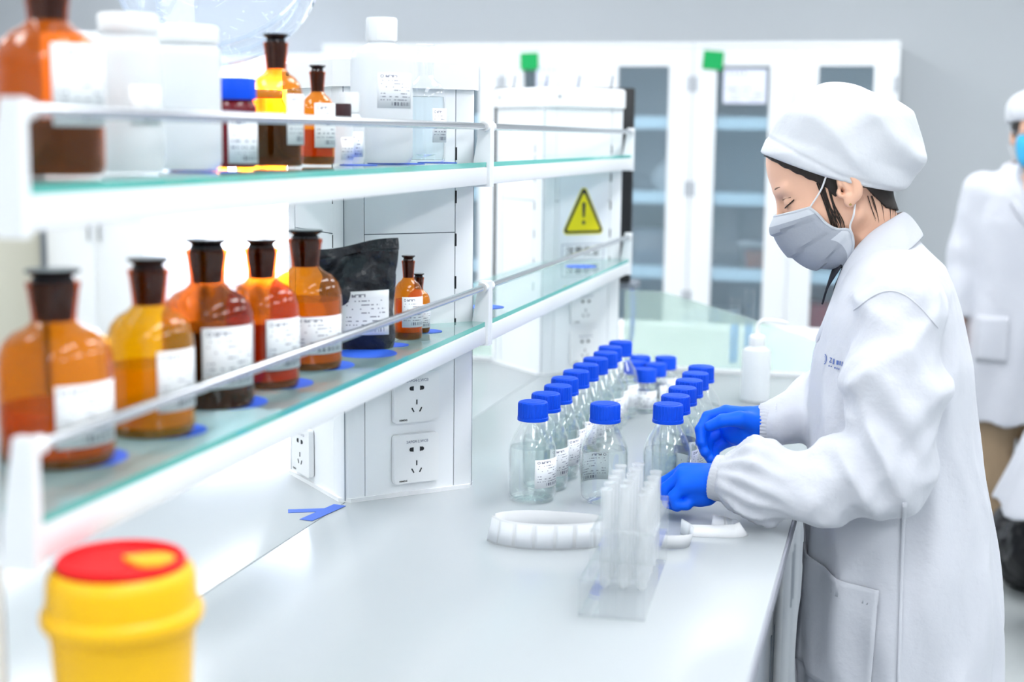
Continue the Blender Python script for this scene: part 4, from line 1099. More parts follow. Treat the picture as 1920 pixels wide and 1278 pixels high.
def rdg(t): return 1.0 - 2.0 * np.sqrt(np.sin(t) ** 2 + 0.05)
def coat_sdf(P):
    x, y, z = P
    d = loft(P, TZ, TF, TB, TW, 2.3)
    ang = np.arctan2(y, x - .04)
    sk = np.clip((1.08 - z) / .5, 0, 1)
    d = d - .0060 * sk * rdg(ang * 5 + 1.6 * np.sin(z * 5 + 2 * y) + 1) + .0035 * sk * np.sin(ang * 15 + z * 6)
    bk = np.clip((z - .95) * 5, 0, 1) * np.clip((x - .02) * 12, 0, 1)
    d = d - .0055 * bk * rdg(18 * (x * .5 + z * .35 - y * .6) + 1.2 * np.sin(9 * z))
    d = d + .0045 * wob(P, 16, 2) * np.clip((1.25 - z) * 6, 0, 1)
    # left sleeve
    a = chain(P, [SHL, (.012, -.212, 1.09), ELL_], [.070, .080, .076], .03)
    a = smin(a, chain(P, [ELL_, (-.10, -.236, .930), (-.185, -.228, .932), WRL], [.074, .064, .062, .046], .03), .035)
    q = (x + .55 * (z - 1.0))
    fold = np.exp(-((x + .03) ** 2 + (z - .985) ** 2) / .010)
    a = a - .0095 * fold * rdg(34 * (x * .75 + z * .80) + 1.5 * np.sin(18 * x) + 1.0)
    up = np.exp(-((z - 1.12) ** 2) / .012)
    a = a - .0080 * up * rdg(20 * (x * .95 - z * .55) + 1.2 * np.sin(14 * z) + .4)
    fa = np.exp(-((x + .13) ** 2) / .006)
    a = a - .0075 * fa * rdg(26 * (x * .9 + z * .9) + 1.4 * np.sin(30 * z) + 2.0)
    cu = np.exp(-((x + .20) ** 2) / .0018)
    a = a + .0055 * cu * np.sin(70 * x + 14 * np.arctan2(y + .224, z - .926)) + .0035 * wob(P, 34, 5)
    a = a - .0024 * rdg(44 * (x * .62 + z * .78) + 2.2 * wob(P, 13, 4)) - .0018 * rdg(60 * (x * .8 - z * .5 + y * .3) + 2.0 * wob(P, 17, 6))
    d = d - .0020 * rdg(24 * ang / 3 + 2.5 * wob(P, 11, 1)) * np.clip((1.3 - z) * 6, 0, 1)
    d = smin(d, a, .016)
    b = chain(P, [SHR, (-.005, .19, 1.12), ELR], [.070, .072, .066], .03)
    b = smin(b, chain(P, [ELR, (-.11, .06, 1.005), WRR], [.064, .056, .040], .03), .035)
    b = b + .004 * wob(P, 40, 1)
    d = smin(d, b, .022)
    # neck opening: V at the front
    v = np.maximum(np.maximum((x + .060) * .75 + (1.13 - z) * -.0, 0), 0)
    cut = smax(rc(P, (-.030, 0, 1.36), (-.022, 0, 1.24), .066, .055), -(z - 1.225), .01)
    d = smax(d, -cut, .008)
    wedge = np.maximum(np.abs(y) - np.clip((z - 1.10) * .30, 0, .05), np.maximum(x + .045, 1.10 - z))
    d = smax(d, -wedge, .006)
    return d
me = sdf_mesh(coat_sdf, axis((-.30, .30, .0052)), axis((-.34, .29, .0052)), axis((.38, 1.34, .0052)), 'lab_coat')
coat = link('lab_coat', me, 'cloth_white', wk, label='long white lab coat')

def coat_patch(name, P0, rows, cols, edge_fn, d, lift, thick, m, parent):
    pts = [edge_fn(i / (cols - 1), j / (rows - 1)) for j in range(rows) for i in range(cols)]
    q = project(coat_sdf, pts, d, .35, lift)
    o = MB().grid([[tuple(q[j * cols + i]) for i in range(cols)] for j in range(rows)], uv=True).build(name, m, parent, sharp=80)
    return solidify(o, thick, 1 if thick > 0 else -1)
# hip pocket, pocket hem, side seam, chest pocket edge
coat_patch('pocket', None, 22, 18, lambda u, v: (-.128 + .128 * u + .006 * v, -.05, .578 + (.772 - .012 * u * 1.0 - .578) * v + (.012 * (1 - u) ** 3) * v), (0, 1, 0), .003, .003, 'cloth_white', coat)
coat_patch('pocket_hem', None, 3, 18, lambda u, v: (-.122 + .128 * u, -.05, .744 + .024 * v - .012 * u + .012 * (1 - u) ** 3), (0, 1, 0), .0048, .0006, 'cloth_white', coat)
coat_patch('side_seam', None, 50, 3, lambda u, v: (.034 + .006 * u + .01 * (1 - v), -.05, .43 + .50 * v), (0, 1, 0), .0016, .0018, 'cloth_white', coat)
coat_patch('placket', None, 50, 4, lambda u, v: (-.05, -.020 - .028 * u, .43 + .46 * v), (1, 0, 0), .0012, .0016, 'cloth_white', coat)
# shoulder seam
pts = [(.075 - .13 * t_, -.1, 1.19 + .055 * math.sin(PI * t_ * .9)) for t_ in np.linspace(0, 1, 24)]
q = project(coat_sdf, pts, (0, 1, 0), .35, .0008)
MB().tube([tuple(p) for p in q], .0011, 6).build('shoulder_seam', 'cloth_white', coat)
# collar and lapels
def collar(s):
    inner = catmull([(.014, 0, 1.358), (-.002, s * .046, 1.350), (-.040, s * .060, 1.322), (-.076, s * .044, 1.272), (-.096, s * .024, 1.205), (-.112, s * .008, 1.135)], 8)
    outer = catmull([(.052, 0, 1.318), (.032, s * .082, 1.302), (-.018, s * .108, 1.266), (-.052, s * .104, 1.232), (-.088, s * .082, 1.178), (-.119, s * .030, 1.128)], 8)
    mid = [(a * .5 + b * .5) + Vector((-.004, s * .010, .012)) for a, b in zip(inner, outer)]
    out2 = []
    o = MB().grid([inner, mid, outer], uv=False).build('collar', 'cloth_white', coat, sharp=80)
    solidify(o, .004, 0); md = o.modifiers.new('sub', 'SUBSURF'); md.levels = 1; md.render_levels = 2
collar(-1); collar(1)
# dark shirt under the coat
def shirt_sdf(P):
    d = rc(P, (-.026, 0, 1.335), (-.02, 0, 1.20), .050, .062)
    d = smin(d, loft(P, [1.05, 1.15, 1.23, 1.27], [-.108, -.106, -.092, -.070], [.05, .05, .05, .04], [.10, .10, .09, .06]), .02)
    cut = 1.300 - .75 * (P[0] + .03)  # slopes down to the throat
    return smax(d, P[2] - np.clip(1.318 + .62 * (P[0] + .02), 1.2, 1.322), .004)
me = sdf_mesh(shirt_sdf, axis((-.13, .07, .0045)), axis((-.12, .12, .0045)), axis((1.03, 1.34, .0045)), 'shirt')
link('shirt', me, 'shirt_dark', wk, label='dark shirt under the coat')
for s in (-1, 1):
    a = catmull([(-.072, s * .040, 1.292), (-.094, s * .024, 1.262), (-.106, s * .006, 1.222)], 6); b = catmull([(-.084, s * .052, 1.262), (-.104, s * .036, 1.225), (-.112, s * .012, 1.196)], 6)
    o = MB().grid([a, b], uv=False).build('shirt_collar', 'shirt_dark', wk); solidify(o, .003, 0)
# trousers and shoes
def trouser_sdf(P):
    d = None
    for s in (-1, 1):
        e = chain(P, [(.03, s * .085, .86), (.03, s * .085, .47), (.045, s * .085, .10)], [.098, .075, .062], .02); d = e if d is None else smin(d, e, .03)
    return np.maximum(d, np.maximum(.085 - P[2], P[2] - .88))
me = sdf_mesh(trouser_sdf, axis((-.10, .16, .011)), axis((-.20, .20, .011)), axis((.06, .90, .011)), 'trousers'); link('trousers', me, 'trouser_dark', wk)
def shoe_sdf_at(x, y):
    def f(P):
        d = smin(ell(P, (x - .055, y, .035), (.105, .042, .038)), ell(P, (x + .02, y, .05), (.06, .038, .055)), .03)
        return np.maximum(d, .001 - P[2])
    return f
for s in (-1, 1):
    me = sdf_mesh(shoe_sdf_at(.045, s * .085), axis((-.14, .14, .007)), axis((s * .085 - .06, s * .085 + .06, .007)), axis((-.006, .12, .006)), 'shoe'); link('shoe', me, 'shoe_white', wk)

# cap
def capline(x): return 1.449 - .262 * (x + .224)
_co = catmull([(-.229, 0, 1.449), (-.212, 0, 1.492), (-.183, 0, 1.531), (-.131, 0, 1.571), (-.077, 0, 1.569), (-.024, 0, 1.557), (.014, 0, 1.531), (.041, 0, 1.498), (.047, 0, 1.452), (.030, 0, 1.410), (-.008, 0, 1.366), (-.08, 0, 1.345), (-.18, 0, 1.375), (-.229, 0, 1.449)], 10)
_ca = np.array([math.atan2(p.z - 1.462, p.x + .086) for p in _co]); _cr = np.array([math.hypot(p.z - 1.462, p.x + .086) for p in _co]); _oi = np.argsort(_ca); _ca, _cr = _ca[_oi], _cr[_oi]
def cap_sdf(P):
    x, y, z = P
    rho = np.sqrt((x + .086) ** 2 + (z - 1.462) ** 2); th = np.arctan2(z - 1.462, x + .086)
    Rr = np.interp(th, _ca, _cr, period=2 * PI)
    k = ((rho / Rr) ** 2.3 + np.abs(y / .101) ** 2.3) ** (1 / 2.3)
    d = (k - 1) * .10
    low = np.clip((z - capline(x) - .012) / .03, 0, 1)
    side = np.clip(np.abs(y) / .05, 0, 1)
    q = (x + .086) * .42 + (z - 1.462) * .91
    d = d - .0060 * low * side * rdg(30 * q + 1.4 * np.sin(17 * (x + .05)) + .6) - .0048 * low * rdg(23 * ((x + .0) * .8 - (z - 1.5) * .75) + 1.1 * np.sin(30 * q)) * np.clip((x + .12) * 10, 0, 1) + .0018 * low * wob(P, 60, 3)
    sc_ = z - capline(x); d = d + .0022 * np.exp(-((sc_ - .030 * np.clip((-.085 - x) / .13, 0, 1) - .004) / .0035) ** 2)
    return smax(d, (capline(x) - .004 * np.cos((x + .1) * 20) - z), .003 + .022 * np.clip((x + .02) * 18, 0, 1))
me = sdf_mesh(cap_sdf, axis((-.245, .075, .0032)), axis((-.115, .115, .0040)), axis((1.35, 1.60, .0030)), 'cap')
link('cap', me, 'cap_white', wk, label='white cloth cap')
# hair below the cap
def hair_sdf(P):
    x, y, z = P
    d = np.minimum(ell(P, Hd(.012, .062), (.105, .076, .108), HR), ell(P, Hd(.050, -.012), (.062, .060, .082), HR)) - .0042 + .0006 * np.sin(x * 700 + z * 420)
    d = smin(d, rc(P, (-.046, 0, 1.372), (-.030, 0, 1.33), .0455, .046), .02)
    s = capline(x) - z
    w = np.interp(x, [-.225, -.205, -.185, -.15, -.115, -.095, -.082, -.07, -.045, -.03, -.012, .03], [.001, .003, .008, .014, .020, .034, .020, .004, .006, .018, .030, .028])
    d = np.maximum(d, s - w - .0008 * np.sin(x * 300)); d = np.maximum(d, -.02 - s)
    return d
me = sdf_mesh(hair_sdf, axis((-.23, .04, .0030)), axis((-.09, .09, .0034)), axis((1.30, 1.46, .0030)), 'hair')
hair = link('hair', me, 'hair', wk, label='dark hair under the cap')
hs = MB(); rnd = random.Random(4)
def strand(pts, r):
    q = project(head_sdf, [tuple(p) for p in catmull(pts, 6)], (0, 1, 0), .2, .0012); hs.tube([tuple(p) for p in q], [r] * (len(q) - 6) + [r * .7, r * .6, r * .5, r * .4, r * .3, r * .2], 5)
for k in range(26):
    o = rnd.uniform(-.012, .010); e = rnd.uniform(-.006, .008)
    strand([(-.115 + o, -.03, 1.405), (-.104 + o * .8, -.03, 1.372), (-.092 + o * .6 + e, -.03, 1.340), (-.086 + e, -.03, 1.322 - rnd.uniform(0, .015))], rnd.uniform(.0004, .0009))
for k in range(10):
    o = rnd.uniform(-.02, .02)
    strand([(-.025 + o, -.03, 1.385), (-.018 + o, -.03, 1.365), (-.014 + o * .8, -.03, 1.345 + rnd.uniform(-.006, .01))], rnd.uniform(.0005, .0009))
hs.build('hair_strands', 'hair', hair)
for s in (-1, 1):
    lash = [Hd(.1062, .0185, s * .022), Hd(.1075, .0175, s * .031), Hd(.1035, .0190, s * .041), Hd(.0955, .0215, s * .0490), Hd(.0865, .0245, s * .0560)]
    MB().tube(catmull([Hd(.1045, .0310, s * .024), Hd(.1055, .0318, s * .033), Hd(.099, .0318, s * .043), Hd(.090, .0305, s * .052)], 6), .0007, 6).build('eyelid_crease', 'brow_brown', wk)  # dark brown line drawn in as the shade of the lid fold
    MB().tube(catmull(lash, 6), .0011, 6).build('eyelashes', 'hair', wk)
    MB().tube(catmull([Hd(.115, .048, s * .012), Hd(.110, .053, s * .028), Hd(.097, .053, s * .046), Hd(.086, .047, s * .056)], 6), [.0012] * 6 + [.0022] * 6 + [.0018] * 4 + [.001] * 3, 6).build('eyebrow', 'brow_brown', wk)
    MB().lathe([(0, -.002), (.0022, -.001), (.0026, .0008), (0, .0022)], 12).build('earring', 'brass', wk, Hd(.003, -.019, s * .0925))
# mask
def mask_pts(side):
    pass
cen = catmull([Hd(.130, .010), Hd(.143, -.008), Hd(.141, -.035), Hd(.129, -.066), Hd(.108, -.092), Hd(.078, -.106), Hd(.062, -.108)], 6)
sid = catmull([Hd(.066, .001, -.066), Hd(.058, -.014, -.068), Hd(.052, -.032, -.067), Hd(.040, -.048, -.066), Hd(.022, -.058, -.066), Hd(.026, -.082, -.060), Hd(.044, -.106, -.046)], 6)
rows = []
for i, (c, s) in enumerate(zip(cen, sid)):
    row = []; tt = i / (len(cen) - 1)
    for k in range(-14, 15):
        ph = k / 14 * PI / 2; w = abs(math.sin(ph)); sd = Vector((s.x, s.y * (1 if k <= 0 else -1), s.z)) if k <= 0 else Vector((s.x, -s.y, s.z))
        cw_ = math.cos(ph) ** .85 if abs(k) < 14 else 0.0
        p = Vector((sd.x + (c.x - sd.x) * cw_, sd.y * w ** .9 if True else 0, sd.z + (c.z - sd.z) * cw_))
        nrm = Vector((p.x + .09, p.y, p.z - 1.34)).normalized()
        pl = .0048 * ((tt * 4.0 + .15 * w) % 1.0) * min(1, (1 - w) * 4 + .25)
        row.append(p + nrm * (pl + .002))
    rows.append(row)
mg = MB().grid(rows, uv=False); nc = len(rows[0]) - 1
for fi in range(len(mg.f)):
    i_, j_ = divmod(fi, nc)
    if i_ < 5 or ((j_ < 2 or j_ > nc - 3) and i_ > 20): mg.mi[fi] = 1
o = mg.build('face_mask', ['mask_grey', 'mask_edge'], wk, label='grey pleated face mask', sharp=30); solidify(o, .0012, 1); mk = o
def edge_band(pts, w_dir, name):
    o = MB().tube(pts, .0024, 6).build(name, 'mask_edge', mk)
edge_band([r[0] for r in rows], None, 'side_binding'); edge_band([r[-1] for r in rows], None, 'side_binding'); edge_band(rows[0], None, 'top_binding'); edge_band(rows[-1], None, 'bottom_binding')
for k, s in ((0, -1), (-1, 1)):
    a = rows[0][k]; b = rows[-4][k]; b = rows[24][k] if len(rows) > 24 else b
    MB().tube(catmull([a, Hd(.038, .022, s * .080), Hd(.018, .042, s * .088), Hd(.000, .050, s * .088)], 6), .0016, 6).build('ear_loop', 'strap_white', mk)
    MB().tube(catmull([Hd(-.004, -.021, s * .082), Hd(.006, -.038, s * .079), Hd(.018, -.052, s * .071), rows[26][k]], 6), .0016, 6).build('ear_loop', 'strap_white', mk)

# gloves
def left_glove(P):
    w = (-.238, -.218, .927)
    mc = [(-.310, -.176, .926), (-.317, -.195, .929), (-.316, -.214, .925), (-.309, -.231, .914)]
    d = rc(P, (-.205, -.222, .924), w, .029, .0285)
    for i, m_ in enumerate(mc):
        d = smin(d, rc(P, (w[0] - .005, w[1] + (.012, .004, -.004, -.010)[i], w[2]), m_, .0185, .0125), .016)
    fg = [[mc[0], (-.342, -.171, .908), (-.343, -.172, .886), (-.330, -.174, .878)], [mc[1], (-.347, -.194, .908), (-.345, -.196, .883), (-.329, -.197, .876)],
          [mc[2], (-.343, -.216, .902), (-.338, -.216, .879), (-.323, -.215, .873)], [mc[3], (-.327, -.236, .895), (-.321, -.236, .881), (-.305, -.232, .880)]]
    for i, f in enumerate(fg):
        d = smin(d, chain(P, f, [.0120, .0102, .0094, .0088] if i < 3 else [.0108, .0092, .0085, .0078], .003), .0045)
    d = smin(d, chain(P, [(-.252, -.196, .915), (-.288, -.176, .898), (-.312, -.176, .884)], [.016, .0118, .0098], .004), .009)
    d = smin(d, ell(P, (-.288, -.206, .898), (.034, .028, .024)), .014)
    return d + .0006 * np.sin(260 * P[0] + 120 * P[2]) * np.exp(-((P[0] + .25) ** 2) / .0008)
me = sdf_mesh(left_glove, axis((-.37, -.185, .0021)), axis((-.27, -.145, .0021)), axis((.852, .975, .0021)), 'glove')
link('glove', me, 'glove_blue', wk, label='blue glove on the hand nearer the viewer')
def right_glove(P):
    w = (-.206, -.032, .984)
    mc = [(-.268, -.028, 1.001), (-.274, -.022, .984), (-.272, -.020, .966), (-.264, -.022, .949)]
    d = rc(P, (-.165, -.028, .988), w, .028, .0285)
    for i, m_ in enumerate(mc):
        d = smin(d, rc(P, (w[0] - .006, w[1] + .002, w[2] + (.010, .003, -.004, -.011)[i]), m_, .0180, .0122), .015)
    fg = [[mc[0], (-.299, -.036, .992), (-.309, -.056, .972), (-.304, -.072, .952)], [mc[1], (-.303, -.034, .972), (-.307, -.056, .951), (-.297, -.074, .936)],
          [mc[2], (-.297, -.034, .952), (-.298, -.056, .934), (-.287, -.072, .924)], [mc[3], (-.285, -.036, .934), (-.283, -.055, .920), (-.272, -.067, .914)]]
    for i, f in enumerate(fg):
        d = smin(d, chain(P, f, [.0118, .0102, .0094, .0086] if i < 3 else [.0105, .0090, .0083, .0076], .003), .0040)
    d = smin(d, chain(P, [(-.216, -.052, .990), (-.240, -.074, .999), (-.268, -.082, .996), (-.290, -.084, .985)], [.018, .0135, .0112, .0092], .004), .009)
    d = smin(d, ell(P, (-.240, -.045, .972), (.034, .018, .026)), .012)
    return d + .0006 * np.sin(260 * P[0] + 120 * P[2]) * np.exp(-((P[0] + .215) ** 2) / .0008)
me = sdf_mesh(right_glove, axis((-.335, -.150, .0021)), axis((-.105, .02, .0021)), axis((.895, 1.03, .0021)), 'glove')
link('glove', me, 'glove_blue', wk, label='blue glove on the hand farther from the viewer')
# elastic cuffs
def cuff(p, q, r, n=34):
    p, q = Vector(p), Vector(q); d = (q - p); L = d.length; rot = d.to_track_quat('Z', 'Y').to_matrix().to_4x4()
    m = MB(); prof = [(r * 1.10, 0), (r * 1.02, L * .15), (r, L * .35), (r * 1.03, L * .7), (r * 1.0, L), (r * .90, L * 1.01), (r * .88, L * .6)]
    m.lathe(prof, n * 4, mod=lambda rr, z, a: rr * (1 + .030 * math.sin(n * a + 2 * math.sin(z * 200)) * (1 if rr > r * .95 else .3)))
    me = m.mesh('cuff', True, 60); me.transform(Matrix.Translation(p) @ rot); link('cuff', me, 'cloth_white', coat)
cuff((-.232, -.222, .9245), (-.264, -.216, .928), .0362)
cuff((-.180, -.030, .986), (-.208, -.032, .985), .0345)
# logo on the chest
def decal(mb, m, name):
    q = project(coat_sdf, mb.v, (.62, .78, 0), .3, .0012); mb.v = [tuple(p) for p in q]; mb.build(name, m, coat, smooth=False)
lg = MB(); base = Vector((-.098, -.12, 1.118))
ax_ = Vector((.78, -.62, 0)).normalized()
def lp(u, v): return tuple(base + ax_ * u + Vector((0, 0, v)))
for r0, r1, a0, a1 in ((.0085, .0102, -60, 75), (.0060, .0070, -40, 60)):
    n = 14
    P0 = [lp(math.cos(math.radians(a0 + (a1 - a0) * i / n)) * r0, math.sin(math.radians(a0 + (a1 - a0) * i / n)) * r0) for i in range(n + 1)]
    P1 = [lp(math.cos(math.radians(a0 + (a1 - a0) * i / n)) * (r1 if 0 < i < n else r0), math.sin(math.radians(a0 + (a1 - a0) * i / n)) * (r1 if 0 < i < n else r0)) for i in range(n + 1)]
    lg.grid([P0, P1], uv=False)
decal(lg, 'ink_blue', 'logo_crescent')
tm = text_mesh('Z', .011, 'LEFT', .0003)
tb = MB(); tb.add([lp(.017 + v.co.x, v.co.y + .001) for v in tm.vertices], [tuple(p.vertices) for p in tm.polygons]); decal(tb, 'ink_blue', 'logo_letter')
lb = MB()
for (u0, u1, v0, v1) in ((.027, .031, -.004, .005), (.037, .043, -.003, .004), (.045, .049, -.003, .004), (.052, .055, -.003, .004), (.017, .020, -.0095, -.0072), (.023, .026, -.0095, -.0072), (.033, .037, -.0105, -.0075), (.039, .042, -.0105, -.0075), (.044, .047, -.0105, -.0075)):
    lb.grid([[lp(u0, v0), lp(u1, v0)], [lp(u0, v1), lp(u1, v1)]], uv=False)
decal(lb, 'ink_blue', 'logo_print')

# ------------------------------------------------------------------ the two people behind (built facing -x, then turned)
def bystander(label, loc, rz, S=1.0, coat_len=.52, flare=1.0, front=1.0, trouser='trouser_khaki', maskm='mask_cyan', yaw=0.0):
    t = thing('person', label, 'person', loc, rz)
    def hd(P):
        d = ell(P, (.0, 0, 1.53), (.098, .076, .105)); d = smin(d, ell(P, (-.035, 0, 1.475), (.062, .060, .085)), .03)
        d = smin(d, rc(P, (-.095, 0, 1.515), (-.113, 0, 1.475), .008, .012), .012)
        for s in (-1, 1):
            d = smin(d, ell(P, (.005, s * .076, 1.495), (.017, .008, .030)), .006)
            d = smax(d, -ell(P, (-.100, s * .032, 1.508), (.014, .018, .010)), .012); d = smin(d, ell(P, (-.082, s * .032, 1.507), (.012, .014, .011)), .003)
        d = smin(d, ell(P, (-.088, 0, 1.432), (.014, .024, .009)), .008)
        d = smin(d, rc(P, (.01, 0, 1.46), (.012, 0, 1.33), .050, .056), .02)
        return d
    WZ = {-1: (-.045, -.236, .845), 1: (-.045, .236, .845)}
    def bd(P):
        d = hd(P)
        d = smin(d, loft(P, [.80, 1.0, 1.2, 1.32, 1.37], [-.10, -.09, -.10, -.08, -.05], [.11, .09, .10, .09, .05], [.15, .14, .17, .16, .08]), .03)
        for s in (-1, 1):
            d = smin(d, chain(P, [(.01, s * .165, 1.33), (.02, s * .205, 1.07), WZ[s]], [.045, .037, .026], .02), .03)
            d = smin(d, chain(P, [(.0, s * .09, .86), (.0, s * .09, .48), (.01, s * .09, .085)], [.09, .055, .038], .02), .05)
            w = WZ[s]
            for i in range(4):
                x0 = w[0] - .024 + i * .015; d = smin(d, chain(P, [(w[0] - .01 + i * .006, w[1], w[2] - .01), (x0 - .004, w[1] - s * .002, w[2] - .075), (x0 - .006, w[1] - s * .014, w[2] - .108), (x0 - .004, w[1] - s * .026, w[2] - .130)], [.015, .011, .009, .008], .004), .006)
            d = smin(d, chain(P, [(w[0] - .018, w[1], w[2] - .02), (w[0] - .040, w[1] - s * .01, w[2] - .055), (w[0] - .045, w[1] - s * .018, w[2] - .085)], [.014, .011, .009], .004), .008)
        return d
    me = sdf_mesh(bd, axis((-.14, .14, .0070)), axis((-.31, .31, .0070)), axis((.03, .69, .012), (.69, .88, .0055), (.88, 1.40, .012), (1.40, 1.66, .0055)), 'body'); link('body', me, 'skin', t)
    def ct(P):
        x, y, z = P
        d = loft(P, [coat_len, .8, 1.0, 1.2, 1.30, 1.35, 1.385, 1.40], [-.165 * front, -.15, -.135, -.13, -.11, -.09, -.075, -.065], [.16 * flare, .15, .13, .13, .12, .10, .075, .06], [.235 * flare, .215, .195, .195, .19, .16, .10, .075], 2.3)
        a = np.arctan2(y, x); d = d + .007 * np.clip((1.15 - z) * 2, 0, 1) * np.sin(a * 8 + 2 * np.sin(4 * z)) + .004 * wob(P, 15, 4)
        for s in (-1, 1):
            e = chain(P, [(.01, s * .165, 1.305), (.018, s * .205, 1.08), (-.035, s * .232, .885)], [.070, .064, .048], .03); e = np.maximum(e, .868 - z) + .004 * wob(P, 30, 2)
            d = smin(d, e, .02)
        cut = rc(P, (.0, 0, 1.46), (.005, 0, 1.36), .066, .056); d = smax(d, -cut, .008)
        wedge = np.maximum(np.abs(y) - np.clip((z - 1.16) * .32, 0, .06), np.maximum(x + .05, 1.16 - z)); return smax(d, -wedge, .006)
    me = sdf_mesh(ct, axis((-.20 * front, .20, .0075)), axis((-.34, .34, .0075)), axis((coat_len - .02, 1.43, .0075)), 'lab_coat'); c = link('lab_coat', me, 'cloth_white', t)
    for s in (-1, 1):
        inner = catmull([(.062, 0, 1.425), (.045, s * .055, 1.415), (.0, s * .068, 1.395), (-.055, s * .046, 1.355), (-.092, s * .022, 1.27), (-.120, s * .006, 1.17)], 6); outer = catmull([(.09, 0, 1.375), (.07, s * .085, 1.365), (.01, s * .12, 1.345), (-.06, s * .11, 1.305), (-.118, s * .085, 1.255), (-.134, s * .02, 1.165)], 6)
        o = MB().grid([inner, [(a * .5 + b * .5) + Vector((-.006, s * .01, .012)) for a, b in zip(inner, outer)], outer], uv=False).build('collar', 'cloth_white', c, sharp=80); solidify(o, .004, 0)
        q = project(ct, [(-.1, s * (.075 + .10 * u), .72 + .16 * v) for v in np.linspace(0, 1, 9) for u in np.linspace(0, 1, 8)], (1, 0, 0), .3, .004)
        o = MB().grid([[tuple(q[j * 8 + i]) for i in range(8)] for j in range(9)], uv=False).build('pocket', 'cloth_white', c, sharp=80); solidify(o, .003, 1 if s < 0 else -1)
    def tro(P):
        d = None
        for s in (-1, 1):
            e = chain(P, [(.0, s * .09, .86), (.0, s * .09, .48), (.012, s * .09, .10)], [.105, .085, .072], .02) + .003 * wob(P, 40, 1); d = e if d is None else smin(d, e, .02)
        return np.maximum(d, np.maximum(.06 - P[2], P[2] - .9))
    me = sdf_mesh(tro, axis((-.13, .13, .011)), axis((-.22, .22, .011)), axis((.04, .92, .011)), 'trousers'); link('trousers', me, trouser, t)
    for s in (-1, 1):
        me = sdf_mesh(shoe_sdf_at(.01, s * .09), axis((-.18, .11, .008)), axis((s * .09 - .06, s * .09 + .06, .008)), axis((-.006, .12, .007)), 'shoe'); link('shoe', me, 'shirt_dark', t)
    def cp(P):
        x, y, z = P; k = (np.abs((x - .01) / .115) ** 2.4 + np.abs(y / .098) ** 2.4 + np.abs((z - 1.575) / .085) ** 2.4) ** (1 / 2.4)
        d = (k - 1) * .09 + .003 * wob(P, 45, 1); return smax(d, (1.545 - .10 * x) - z, .004)
    me = sdf_mesh(cp, axis((-.125, .145, .0060)), axis((-.115, .115, .0060)), axis((1.50, 1.68, .0060)), 'cap'); link('cap', me, 'cap_white', t)
    def ha(P):
        d = ell(P, (.0, 0, 1.53), (.098, .076, .105)) - .005; d = np.maximum(d, P[2] - 1.56); return np.maximum(d, np.maximum(1.475 + .05 * np.clip(-P[0] * 12, 0, 1) - P[2], -.055 - P[0]))
    me = sdf_mesh(ha, axis((-.07, .11, .0055)), axis((-.09, .09, .0055)), axis((1.46, 1.57, .0055)), 'hair'); link('hair', me, 'hair', t)
    rows = []
    for i, (zz, fx, sx, wy) in enumerate(((1.500, -.113, -.045, .066), (1.475, -.128, -.040, .070), (1.445, -.126, -.035, .066), (1.415, -.108, -.032, .058), (1.395, -.085, -.03, .048))):
        rows.append([(sx + (fx - sx) * math.cos(k / 8 * PI / 2) ** .8 if abs(k) < 8 else sx, wy * math.sin(k / 8 * PI / 2), zz + (.010 if i == 0 else 0) * (1 - abs(k) / 8)) for k in range(-8, 9)])
    o = MB().grid(rows, uv=False).build('face_mask', maskm, t, sharp=80); solidify(o, .002, 1); mk2 = o
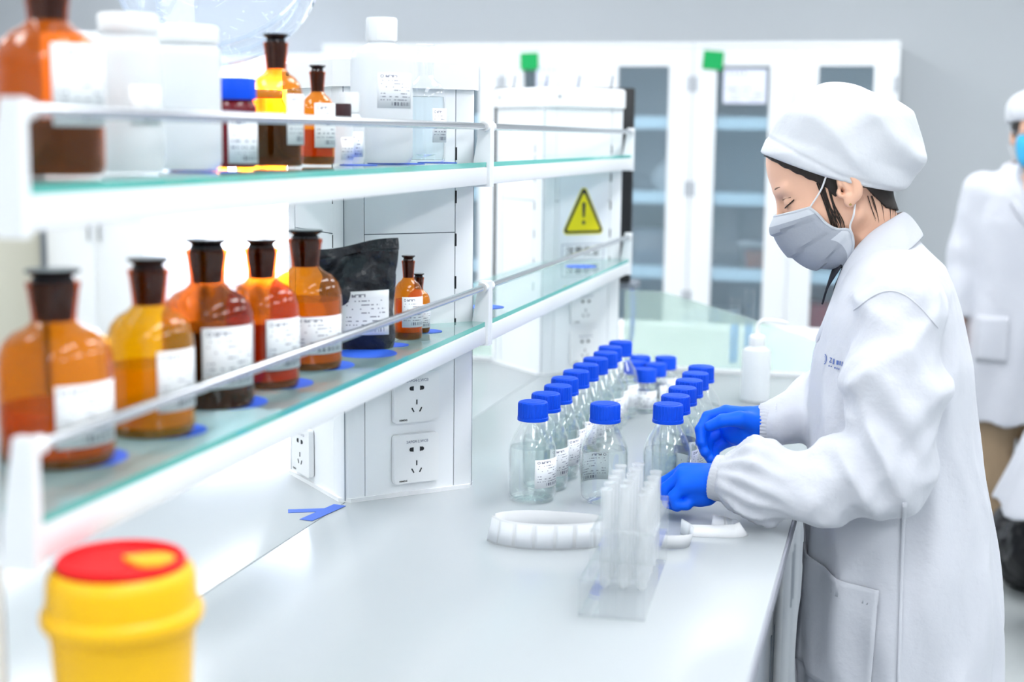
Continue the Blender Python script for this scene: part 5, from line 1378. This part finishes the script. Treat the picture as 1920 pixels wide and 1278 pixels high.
    for s in (-1, 1):
        MB().tube(catmull([(-.045, s * .066, 1.503), (-.02, s * .080, 1.512), (.006, s * .086, 1.522)], 5), .0016, 6).build('ear_loop', 'strap_white', mk2)
        MB().tube(catmull([(-.030, s * .062, 1.405), (-.012, s * .078, 1.44), (.006, s * .086, 1.468)], 5), .0016, 6).build('ear_loop', 'strap_white', mk2)
        ring = [(-.104 + .008 * abs(math.cos(a)) * 0, s * .033 + .024 * math.cos(a), 1.508 + .016 * math.sin(a)) for a in np.linspace(0, 2 * PI, 19)]
        MB().tube(ring, .0014, 6).build('glasses_rim', 'seam_grey', t)
        MB().tube([(-.104, s * .057, 1.512), (-.06, s * .078, 1.514), (.008, s * .083, 1.512)], .0014, 6).build('glasses_arm', 'seam_grey', t)
    MB().tube([(-.104, -.010, 1.512), (-.110, 0, 1.514), (-.104, .010, 1.512)], .0014, 6).build('glasses_bridge', 'seam_grey', t)
    return t
bystander('person in white coat, white cap and light blue mask standing at the right edge', (.462, 5.30, 0), math.radians(96), coat_len=.50)
bystander('person in a longer white coat standing mostly out of frame at right', (.657, 4.45, 0), math.radians(8), coat_len=.395, flare=1.15, front=1.95, trouser='trouser_dark')

# black rubbish bag on the floor
def bag_sdf(P):
    x, y, z = P
    d = ell(P, (0, 0, .15), (.19, .17, .18)); d = smin(d, ell(P, (-.02, 0, .27), (.10, .09, .09)), .06)
    a = np.arctan2(y, x)
    d = d + .012 * np.sin(a * 7 + 9 * z) * np.clip(z * 5, 0, 1) + .008 * wob(P, 30, 2) + .006 * wob(P, 70, 6)
    return smax(d, .002 - z, .01)
bg = thing('rubbish_bag', 'bulging black rubbish bag on the floor behind the worker', 'rubbish bag', (.55, 4.90, 0))
me = sdf_mesh(bag_sdf, axis((-.24, .24, .007)), axis((-.22, .22, .007)), axis((-.008, .40, .007)), 'bag'); link('bag', me, 'bag_black', bg)
def knot_sdf(P):
    a = np.arctan2(P[1], P[0]); r = np.sqrt(P[0] ** 2 + P[1] ** 2); d = np.abs(r - (P[2] - .33) * .75 - .018) - .008 + .008 * np.sin(a * 6); return np.maximum(d, np.maximum(.335 - P[2], P[2] - .40 - .01 * np.sin(a * 3)))
me = sdf_mesh(knot_sdf, axis((-.11, .11, .005)), axis((-.11, .11, .005)), axis((.32, .42, .005)), 'tied_neck'); link('tied_neck', me, 'bag_black', bg, (-.02, 0, .0))
